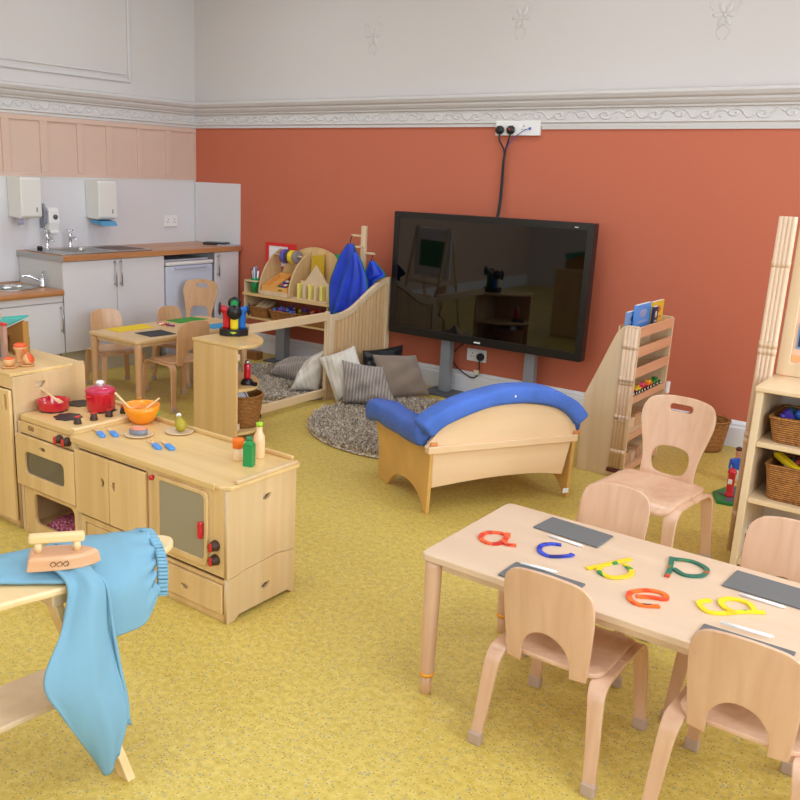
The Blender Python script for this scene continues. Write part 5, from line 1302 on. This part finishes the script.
def book(y0, y1, h, c_, lab, lean=0, x=4.63, cover=None):
    b = thing('picture_book', lab, 'book', (x, (y0 + y1) / 2, .8125), 0, 'picture books on the display shelf')
    w_ = (y1 - y0)
    part('cover', MB().box(-.008, .008, -w_ / 2, w_ / 2, 0, h), flat('cover_%d_%d_%d' % c_, c_, .35), b, .001)
    part('pages', MB().box(-.006, .006, -w_ / 2 + .002, w_ / 2 - .003, h, h + .0015), PAPERW, b)
    if cover: part('picture', MB().ball((.0082, -.0 * w_, h * .66), (.001, w_ * .26, h * .16), 14, 6).box(.0082, .0088, -w_ * .38, w_ * .34, h * .32, h * .40), flat('pic_%d_%d_%d' % cover, cover, .4), b)
    b.rotation_euler = (0, lean, 0); return b
book(-1.130, -.96, .115, (120, 150, 196), 'pale blue picture book at the near end of the display shelf top ledge', 0, 4.605, (60, 80, 110))
book(-1.07, -.84, .150, (84, 148, 222), 'taller bright blue picture book on the display shelf top ledge', 0, 4.628, (150, 160, 200))
book(-.855, -.79, .125, (40, 44, 70), 'dark narrow picture book between the bright blue and yellow ones', 0, 4.655, (200, 190, 180))
book(-.80, -.62, .145, (232, 190, 50), 'yellow picture book at the far end of the display shelf top ledge', 0, 4.628, (206, 120, 60))
def car(y, c_, c2_, lab, sc=1.0):
    t = thing('toy_car', lab, 'toy car', (4.664, y, .4675), pi / 2, 'toy cars on the display shelf')
    s = sc * 1.15
    part('car_body', MB().prism([(-.036 * s, .010), (.036 * s, .010), (.038 * s, .024), (.024 * s, .030), (-.030 * s, .031), (-.038 * s, .024)], -.018, .018, 'xz'), flat('car_%d_%d_%d' % c_, c_, .25, coat=.5), t, .004)
    part('cabin', MB().prism([(-.022 * s, .0305), (.016 * s, .0305), (.006 * s, .046), (-.014 * s, .046)], -.013, .013, 'xz'), flat('car_%d_%d_%d' % c2_, c2_, .25, coat=.5), t, .003)
    for x in (-.022 * s, .022 * s):
        for yy in (-1, 1):
            w = part('wheel', MB().cyl((x, yy * .0185, .0125), (x, yy * .0245, .0125), .0125, n=16), BLACKM, t)
            part('hub', MB().cyl((x, yy * .0247, .0125), (x, yy * .0258, .0125), .007, n=12), WHITE_PL, w, label='white hub')
car(-1.085, (206, 36, 70), (40, 20, 24), 'crimson and black toy car, nearest end of the row of cars', .8)
car(-1.0, (236, 200, 40), (220, 170, 30), 'yellow toy car, second in the row of cars', .95)
car(-.91, (216, 40, 60), (236, 90, 120), 'pinkish red toy car in the middle of the row of cars')
car(-.81, (240, 120, 30), (246, 170, 40), 'orange toy car, second from the far end of the row of cars', 1.05)
car(-.70, (40, 150, 50), (30, 110, 44), 'green toy car at the far end of the row of cars', 1.05)
random.seed(5)
i = 0
for z in (.0375, .2525):
    for y in (-1.07, -.98, -.89, -.80, -.71):
        i += 1
        solo('building_block', MB().box(-.045, .045, -.038, .038, 0, .05 + .01 * (i % 3), M=T(4.61, y, z, random.uniform(-.12, .12))), MAPLEL if i % 2 else BEECHD, 'natural wooden block on the %s shelf of the display shelf' % ('bottom' if z < .1 else 'second lowest'), 'building block', 'wooden blocks on the %s shelf of the display shelf' % ('bottom' if z < .1 else 'second lowest'), bevel=.003)
basket_round('basket', 'round wicker basket on the floor against the white skirting board', 4.86, -.19, 0, .105, .135, .195)

# ------------------------------------------------------------------ tall shelf at the right edge
S = thing('shelf_unit', 'tall pale wooden shelf unit at the right edge holding rectangular baskets', 'shelf unit', (5.97, -1.82, 0))
XS0, XS1, YS0, YS1 = 5.490, 6.45, -2.02, -1.62
part('side_panel', MB().box(XS0, XS0 + .030, YS0, YS1, 0, .80), MAPLE, S, .004, world=True)
part('side_panel', MB().box(XS1 - .03, XS1, YS0, YS1, 0, .80), MAPLE, S, .004, world=True)
part('back_panel', MB().box(XS0 + .0305, XS1 - .0305, YS1 - .012, YS1, .03, .80), flat('shelf_back', (214, 204, 190), .5), S, world=True)
for z in (.04, .323, .569): part('shelf', MB().box(XS0 + .0305, XS1 - .0305, YS0, YS1 - .0125, z, z + .022), MAPLEL, S, .003, world=True)
part('top', MB().box(XS0 - .005, XS1 + .005, YS0 - .010, YS1, .8005, .822), MAPLEL, S, .005, world=True)
basket_rect('basket', 'shallow rectangular wicker basket on the upper shelf of the tall shelf unit', 5.545, 5.86, -2.0, -1.72, .5915, .105)
basket_rect('basket', 'deeper rectangular wicker basket on the middle shelf of the tall shelf unit', 5.560, 5.90, -2.0, -1.72, .3455, .15)
pal3 = [((60, 40, 140), 'indigo'), ((44, 90, 170), 'blue'), ((90, 60, 160), 'purple'), ((40, 120, 110), 'teal')]
toys_in(5.59, 5.82, -1.96, -1.76, .669, 26, pal3, 'linking_toy', 'linking toy piece in the shallow basket on the tall shelf unit', 'toy', 'linking toys in the shallow basket', .019)
solo('yellow_toy', MB().box(-.075, .075, -.018, .018, 0, .025, M=T(5.63, -1.92, .490, -.75, 0, .2)), YELLOW, 'long yellow toy lying across the deeper basket on the tall shelf unit', 'toy', bevel=.008)
toys_in(5.63, 5.86, -1.95, -1.76, .448, 14, [((30, 30, 36), 'black'), ((200, 40, 50), 'red'), ((180, 180, 190), 'silver'), ((120, 24, 60), 'maroon')], 'mixed_toy', 'toy piece in the deeper basket on the tall shelf unit', 'toy', 'toys in the deeper basket', .026)
random.seed(8)
solo('patterned_toy', MB().box(-.05, .05, -.04, .04, 0, .13, M=T(5.565, -1.90, .0625)), speckle('cow_pattern', [(0, (30, 30, 32)), (.48, (36, 36, 38)), (.50, (236, 234, 230)), (1, (240, 238, 236))], 26, .6, 0, 1), 'black and white patterned toy at the foot of the tall shelf unit', 'toy', bevel=.012)
# folding screen leaves and framed board standing behind/on the unit
P_ = thing('folding_screen', 'narrow stack of folded wooden screen leaves rising above the tall shelf unit', 'folding screen', (5.446, -1.76, 0))
hinge_post(P_, 5.432, -1.775, .0, 1.495, 4, .0165, 'x', .0115)
part('leaf', MB().box(5.420, 5.487, -1.757, -1.735, 0, 1.485), MATS['leaf_edges'], P_, .004, world=True)
B_ = thing('picture_board', 'framed pinkish board with a small dark blue picture standing on the tall shelf unit', 'picture board', (5.9, -1.70, .8225))
part('frame', MB().plate([rrect(5.492, 6.30, .8235, 1.475, .01), rrect(5.540, 6.24, .882, 1.415, .004)], .022, 'xz', -1.705, .003), MAPLE, B_, world=True)
part('board', MB().box(5.535, 6.245, -1.704, -1.695, .877, 1.42), flat('board_peach', (232, 190, 160), .5), B_, world=True)
part('picture', MB().box(5.552, 5.70, -1.708, -1.7045, .945, 1.055), flat('picture_sky', (120, 150, 190), .4), B_, world=True, label='pale blue mount')
part('picture', MB().box(5.560, 5.69, -1.710, -1.7082, .955, 1.045), flat('picture_navy', (48, 40, 60), .4), B_, world=True, label='dark picture')
part('strip', MB().box(5.543, 6.2, -1.708, -1.7045, .890, .915), flat('strip_orange', (236, 170, 110), .5), B_, world=True, label='orange strip')
part('foot', MB().box(5.51, 5.54, -1.74, -1.66, .8225, .8233).box(6.2, 6.23, -1.74, -1.66, .8225, .8233), flat('strip_orange', (236, 170, 110), .5), B_, world=True)

# play mat and small toys on the floor before the tall shelf
m = thing('play_board', 'green play board with grey road on the floor left of the tall shelf unit', 'play board', (5.245, -1.04, 0))
part('board', MB().prism([(5.155, -1.05), (5.215, -1.19), (5.40, -1.15), (5.36, -.86), (5.20, -.88)], 0, .018, 'xy'), flat('board_green', (40, 120, 60), .5), m, .003, world=True)
part('road', MB().prism([(5.24, -1.165), (5.29, -1.155), (5.27, -.89), (5.23, -.88)], .0182, .020, 'xy').prism([(5.19, -1.08), (5.36, -1.05), (5.36, -1.01), (5.18, -1.04)], .0182, .0196, 'xy'), flat('road_grey', (90, 94, 96), .6), m, world=True)
t = thing('toy_pillar_box', 'small red toy pillar box standing on the green play board', 'toy', (5.245, -1.08, .0205)); t.scale = (1.25, 1.25, 1.45)
part('box_body', MB().lathe([(.018, 0), (.018, .006), (.015, .01), (.015, .085), (.018, .088), (.018, .096), (.008, .106)], 18), RED, t)
part('notice', MB().box(-.008, .008, -.0165, -.0145, .05, .068), PAPERW, t)
def figure(x, y, rz, lab):
    """small standing toy figure: dark hair, blue top, white lower half"""
    f = thing('toy_figure', lab, 'toy figure', (x, y, 0), rz)
    me = bpy.data.meshes.new('tmp')
    pts = [((0, 0, .075), .022), ((0, 0, .10), .024), ((0, 0, .13), .026), ((0, 0, .148), .012), ((.012, 0, .06), .014), ((.013, 0, .03), .012), ((.013, -.006, .006), .010), ((-.012, 0, .06), .014), ((-.013, 0, .03), .012), ((-.013, -.006, .006), .010), ((.030, 0, .132), .011), ((.038, -.004, .10), .009), ((.036, -.012, .075), .008), ((-.030, 0, .132), .011), ((-.038, -.004, .10), .009), ((-.036, -.012, .075), .008), ((0, 0, .16), .015), ((0, 0, .178), .020), ((0, 0, .192), .014)]
    ed = [(0, 1), (1, 2), (2, 3), (0, 4), (4, 5), (5, 6), (0, 7), (7, 8), (8, 9), (2, 10), (10, 11), (11, 12), (2, 13), (13, 14), (14, 15), (3, 16), (16, 17), (17, 18)]
    me.from_pydata([p for p, r in pts], ed, [])
    ob = bpy.data.objects.new('tmp', me); COL.objects.link(ob)
    sk = ob.modifiers.new('s', 'SKIN'); me.skin_vertices[0].data[0].use_root = True
    for v, (p, r) in zip(me.skin_vertices[0].data, pts): v.radius = (r, r * .8)
    su = ob.modifiers.new('ss', 'SUBSURF'); su.levels = 2; su.render_levels = 2
    dg = bpy.context.evaluated_depsgraph_get(); dg.update(); m2 = bpy.data.meshes.new_from_object(ob.evaluated_get(dg))
    bpy.data.objects.remove(ob)
    mats = [flat('figure_white', (226, 228, 234), .5), flat('figure_blue', (36, 84, 180), .5), flat('figure_skin', (206, 140, 110), .5)]
    for m_ in mats: m2.materials.append(m_)
    for p in m2.polygons:
        z = p.center.z; p.use_smooth = True
        p.material_index = 0 if z < .078 else (1 if z < .147 else 2)
    o = bpy.data.objects.new('figure_body', m2); COL.objects.link(o); o.parent = f
    part('hair', MB().ball((0, .004, .196), (.019, .018, .014), 14, 8), flat('hair_brown', (84, 40, 22), .7), f)
    part('face', MB().ball((-.007, -.0175, .180), (.002, .0015, .002), 8, 5).ball((.007, -.0175, .180), (.002, .0015, .002), 8, 5).ball((0, -.0165, .168), (.004, .001, .001), 8, 5), BLACKM, f)
figure(5.195, -.765, .4, 'small toy figure with brown hair and blue top standing beyond the green play board')

# ------------------------------------------------------------------ ironing board, trousers, iron
IB = thing('ironing_board', 'pale wooden toy ironing board in the left foreground', 'ironing board', (4.34, -4.75, 0))
HI = .55
outl = c2([(4.36, -5.35), (4.41, -5.0), (4.445, -4.79), (4.487, -4.60), (4.50, -4.42), (4.482, -4.285), (4.43, -4.235), (4.375, -4.275), (4.30, -4.42), (4.225, -4.62), (4.165, -4.82), (4.12, -5.0), (4.07, -5.30)], 5)
part('board', MB().prism(outl, HI - .02, HI, 'xy'), PINE, IB, .006, world=True)
part('cross_block', MB().box(4.21, 4.46, -4.66, -4.61, HI - .058, HI - .0205).box(4.15, 4.38, -5.18, -5.13, HI - .058, HI - .0205), MAPLE, IB, .004, world=True)
def ileg(x0, y0, x1, y1):
    d = Vector((x1 - x0, y1 - y0, HI - .06))
    mb = MB(); a, b_ = .024, .013
    mb.rings([[(x0 - a, y0 - b_, 0), (x0 + a, y0 - b_, 0), (x0 + a, y0 + b_, 0), (x0 - a, y0 + b_, 0)], [(x1 - a, y1 - b_, HI - .0585), (x1 + a, y1 - b_, HI - .0585), (x1 + a, y1 + b_, HI - .0585), (x1 - a, y1 + b_, HI - .0585)]], smooth=False)
    part('leg', mb, PINE, IB, .003, world=True)
for x0, y0, x1, y1 in ((4.605, -4.555, 4.425, -4.635), (4.52, -5.24, 4.36, -5.155), (3.99, -5.24, 4.17, -5.155)): ileg(x0, y0, x1, y1)
part('lower_shelf', MB().prism([(4.285, -4.575), (4.455, -4.650), (4.44, -4.82), (4.36, -5.20), (4.17, -5.20), (4.265, -4.75)], .195, .213, 'xy'), MAPLE, IB, .004, world=True)

TB = flat('trousers_blue', (122, 166, 186), .85, bump=(26, .12))
tz = HI + .004
tr = thing('trousers', 'light blue trousers draped over the toy ironing board, one leg hanging down', 'trousers', (4.42, -4.50, .0))
def cloth_patch(rows, ku, kv, wr, seed, th=.006):
    """grid of control points -> smooth sheet with wrinkles"""
    random.seed(seed); ph = [random.random() * 6 for _ in range(5)]
    R1 = [catmull([Vector(p) for p in r], kv) for r in rows]
    cols_ = []
    for j in range(len(R1[0])): cols_.append(catmull([R1[i][j] for i in range(len(R1))], ku))
    nu, nv = len(cols_[0]), len(cols_)
    G = [[cols_[j][i].copy() for j in range(nv)] for i in range(nu)]
    N = [[None] * nv for _ in range(nu)]
    for i in range(nu):
        for j in range(nv):
            du = G[min(i + 1, nu - 1)][j] - G[max(i - 1, 0)][j]; dv = G[i][min(j + 1, nv - 1)] - G[i][max(j - 1, 0)]
            N[i][j] = du.cross(dv).normalized()
    V_, F_ = [], []
    for i in range(nu):
        for j in range(nv):
            u, v = i / (nu - 1), j / (nv - 1)
            d = wr(u, v, ph)
            V_.append(tuple(G[i][j] + N[i][j] * d))
    for i in range(nu - 1):
        for j in range(nv - 1): F_.append((i * nv + j, i * nv + j + 1, (i + 1) * nv + j + 1, (i + 1) * nv + j))
    return V_, F_
def add_cloth(name, rows, wr, seed, parent, sgn=1, th=.008, ku=8, kv=8, label=None):
    V_, F_ = cloth_patch(rows, ku, kv, wr, seed)
    o = part(name, MB().add(V_, F_, smooth=True), TB, parent, world=True, label=label)
    s_ = o.modifiers.new('solid', 'SOLIDIFY'); s_.thickness = th; s_.offset = 0
    return o
z0 = HI + .010
# leg lying along the board (rows from far end to crotch; across from back edge to front edge)
lay = [[(4.02, -5.05, z0), (4.10, -5.08, z0 + .022), (4.18, -5.10, z0)],
       [(4.165, -4.76, z0), (4.24, -4.79, z0 + .024), (4.31, -4.81, z0)],
       [(4.225, -4.62, z0), (4.31, -4.65, z0 + .026), (4.405, -4.70, z0)],
       [(4.250, -4.53, z0 + .002), (4.35, -4.57, z0 + .026), (4.475, -4.635, z0)],
       [(4.265, -4.47, z0 + .002), (4.375, -4.51, z0 + .018), (4.495, -4.57, z0 - .002)]]
add_cloth('lying_leg', lay, lambda u, v, p: .003 * sin(18 * u + p[0]) * sin(pi * v) + .002 * sin(30 * v + 9 * u), 1, tr)
# seat of the trousers over the board and down its front side to the lower edge
body = [[(4.245, -4.52, z0), (4.35, -4.545, z0 + .028), (4.45, -4.575, z0 + .014), (4.512, -4.60, .535), (4.522, -4.575, .46), (4.528, -4.555, .385)],
        [(4.28, -4.43, z0 + .004), (4.37, -4.46, z0 + .036), (4.46, -4.49, z0 + .020), (4.528, -4.51, .525), (4.545, -4.50, .455), (4.545, -4.500, .385)],
        [(4.315, -4.36, z0 + .004), (4.39, -4.38, z0 + .036), (4.475, -4.405, z0 + .018), (4.535, -4.430, .528), (4.555, -4.432, .465), (4.552, -4.432, .395)],
        [(4.355, -4.31, z0 + .004), (4.42, -4.325, z0 + .028), (4.49, -4.345, z0 + .008), (4.528, -4.372, .545), (4.545, -4.385, .505), (4.542, -4.385, .455)]]
add_cloth('seat', body, lambda u, v, p: .013 * (abs(sin(4.5 * v + 2.5 * u + p[0])) - .5) * (.3 + u) + .011 * (abs(sin(6 * u * (1 - .4 * v) + 2 * v + p[1])) - .5) * sin(pi * v) + (.008 * sin(40 * v + p[2]) * max(0, u - .62) / .38), 2, tr, ku=9, kv=9)
# gathered waistband
wb = [[(4.352, -4.316, z0 + .006), (4.42, -4.33, z0 + .030), (4.490, -4.350, z0 + .010), (4.528, -4.370, .545), (4.546, -4.384, .505), (4.543, -4.384, .452)],
      [(4.366, -4.292, z0 + .004), (4.432, -4.304, z0 + .028), (4.499, -4.326, z0 + .008), (4.538, -4.345, .540), (4.556, -4.358, .500), (4.553, -4.358, .448)]]
V_, F_ = cloth_patch(wb, 6, 16, lambda u, v, p: .0042 * sin(150 * v) * (.6 + .4 * sin(pi * u)), 3)
o = part('waistband', MB().add(V_, F_, smooth=True), TB, tr, world=True, label='gathered elastic waistband')
s_ = o.modifiers.new('solid', 'SOLIDIFY'); s_.thickness = .010; s_.offset = 0
# the hanging leg
hang = [[(4.40, -4.640, z0 + .014), (4.42, -4.595, z0 + .024), (4.44, -4.55, z0 + .026)],
        [(4.46, -4.637, z0 + .014), (4.475, -4.603, z0 + .020), (4.49, -4.562, z0 + .016)],
        [(4.500, -4.640, .545), (4.522, -4.60, .548), (4.535, -4.555, .545)],
        [(4.520, -4.680, .455), (4.548, -4.625, .47), (4.552, -4.556, .45)],
        [(4.540, -4.750, .350), (4.585, -4.650, .335), (4.585, -4.560, .335)],
        [(4.565, -4.718, .250), (4.605, -4.640, .255), (4.605, -4.555, .245)],
        [(4.580, -4.675, .155), (4.615, -4.620, .165), (4.615, -4.560, .180)],
        [(4.592, -4.622, .045), (4.608, -4.610, .055), (4.620, -4.590, .095)]]
add_cloth('hanging_leg', hang, lambda u, v, p: .011 * (abs(sin(4 * v + p[0] + 2 * u)) - .5) + .009 * (abs(sin(6 * u + 3 * v + p[1])) - .5) + .006 * max(0, 1 - abs(v - .62 + .1 * u) * 9), 4, tr, ku=7, kv=9)
hb2 = [[(4.54, -4.575, .42), (4.56, -4.550, .42)], [(4.575, -4.60, .27), (4.592, -4.545, .25)], [(4.585, -4.60, .19), (4.60, -4.530, .145)]]
add_cloth('leg_back_layer', hb2, lambda u, v, p: 0, 5, tr, ku=5, kv=4)
# side seam cord
part('seam', MB().tube([(4.488, -4.568, z0 + .020), (4.540, -4.552, .548), (4.560, -4.553, .45), (4.590, -4.556, .335), (4.610, -4.552, .245), (4.620, -4.556, .182)], .005, 8, 5), TB, tr, world=True)

IR = thing('toy_iron', 'wooden toy iron with pale handle resting on the blue trousers', 'toy iron', (4.428, -4.60, z0 + .027), atan2(-4.545 + 4.675, 4.455 - 4.355))
IW = wood('iron_wood', (214, 160, 116), (226, 176, 134), (.08, 1, 1), 18)
rs = []
for z, k_ in ((0, 1), (.004, 1.02), (.030, .97), (.038, .88)):
    rs.append([(x * k_, y * k_, z) for x, y in [(-.088, -.043), (-.088, .043), (.0, .044), (.045, .036), (.075, .020), (.094, 0), (.075, -.020), (.045, -.036), (0, -.044)]])
part('sole', MB().rings(rs, smooth=False), IW, IR, .004)
hd = part('handle', MB().box(-.084, .056, -.013, .013, .064, .088), PINE, IR, .006)
part('handle_post', MB().cyl((-.062, 0, .0385), (-.062, 0, .0655), .010, n=14), PINE, hd)
part('handle_post', MB().cyl((.035, 0, .0385), (.035, 0, .0655), .010, n=14), PINE, hd)
mb = MB()
for i in range(3): mb.tube([(-.025 + .016 * i, -.0435, .012), (-.031 + .016 * i, -.0435, .020), (-.021 + .016 * i, -.0435, .026), (-.017 + .016 * i, -.0435, .018), (-.023 + .016 * i, -.0435, .013)], .0012, 5, 3)
part('emblem', mb, flat('burnt_mark2', (120, 80, 50), .6), IR, label='small burnt leaf mark')

# whiteboard easel out of frame at the left, seen mirrored in the screen
E_ = thing('whiteboard_easel', 'whiteboard easel with a green sheet, visible only as a reflection in the screen', 'easel', (1.05, -3.05, 0), radians(200))
part('board', MB().box(-.32, .32, -.012, .012, .52, 1.06), PAPERW, E_, .01)
part('green_sheet', MB().box(-.21, .21, -.0165, -.0125, .64, .93), flat('sheet_deep_green', (30, 120, 60), .6), E_)
for sx in (-1, 1):
    for sy in (-1, 1): part('leg', MB().strip([(sx * .30, sy * .20, 0), (sx * .28, sy * .018, 1.08)], .035, .016, (1, 0, 0), 0), MAPLE, E_)
part('tray', MB().box(-.30, .30, -.12, .12, .46, .48), MAPLE, E_, .003)

# ------------------------------------------------------------------ ceiling lights and daylight
LE = flat('diffuser', (255, 255, 255), .6)
bs = LE.node_tree.nodes['Principled BSDF']; bs.inputs['Emission Color'].default_value = (.9, .96, 1, 1); bs.inputs['Emission Strength'].default_value = 2.0
first = None
for i, x in enumerate((1.5, 3.9, 6.3)):
    for j, y in enumerate((-1.5, -3.9, -6.2)):
        c = thing('ceiling_light', 'square ceiling light panel on the white ceiling', 'ceiling light', (x, y, ZC - .001), 0, 'ceiling light panels') if first is None else None
        if first is None:
            part('frame', MB().plate([rrect(-.32, .32, -.32, .32, .01), rrect(-.29, .29, -.29, .29, .01)], .05, 'xy', -.0255), WHITE_PL, c)
            part('diffuser', MB().box(-.29, .29, -.29, .29, -.035, -.02), LE, c)
            first = c
        else:
            c = copy_tree(first); c.location = (x, y, ZC - .001)
        ld = bpy.data.lights.new('ceiling_lamp', 'AREA'); ld.shape = 'SQUARE'; ld.size = .56; ld.energy = CEIL_W; ld.color = (.79, .88, 1)
        lo = bpy.data.objects.new('ceiling_lamp', ld); COL.objects.link(lo); lo.location = (x, y, ZC - .055)
def daylight(loc, rot, w, h, e):
    ld = bpy.data.lights.new('window_daylight', 'AREA'); ld.shape = 'RECTANGLE'; ld.size = w; ld.size_y = h; ld.energy = e; ld.color = (.77, .88, 1)
    lo = bpy.data.objects.new('window_daylight', ld); COL.objects.link(lo); lo.location = loc; lo.rotation_euler = rot
for a, b_, c_, d_ in WR: daylight((XR + .16, (a + b_) / 2, (c_ + d_) / 2), (0, radians(90), 0), d_ - c_, b_ - a, WIN_R)
for a, b_, c_, d_ in WF: daylight(((a + b_) / 2, YF - .16, (c_ + d_) / 2), (radians(90), 0, 0), b_ - a, d_ - c_, WIN_F)
wd = bpy.data.worlds.new('world'); SC.world = wd; wd.use_nodes = True
bg = wd.node_tree.nodes['Background']
sky = wd.node_tree.nodes.new('ShaderNodeTexSky'); sky.sky_type = 'NISHITA'; sky.sun_elevation = radians(35); sky.sun_rotation = radians(200); sky.sun_disc = False
wd.node_tree.links.new(sky.outputs['Color'], bg.inputs['Color']); bg.inputs['Strength'].default_value = .15
SC.view_settings.view_transform = 'Standard'; SC.view_settings.look = 'None'; SC.view_settings.gamma = 1; SC.view_settings.exposure = EXPO
SC.view_settings.use_curve_mapping = False
SC.cycles.max_bounces = 8; SC.cycles.diffuse_bounces = 5
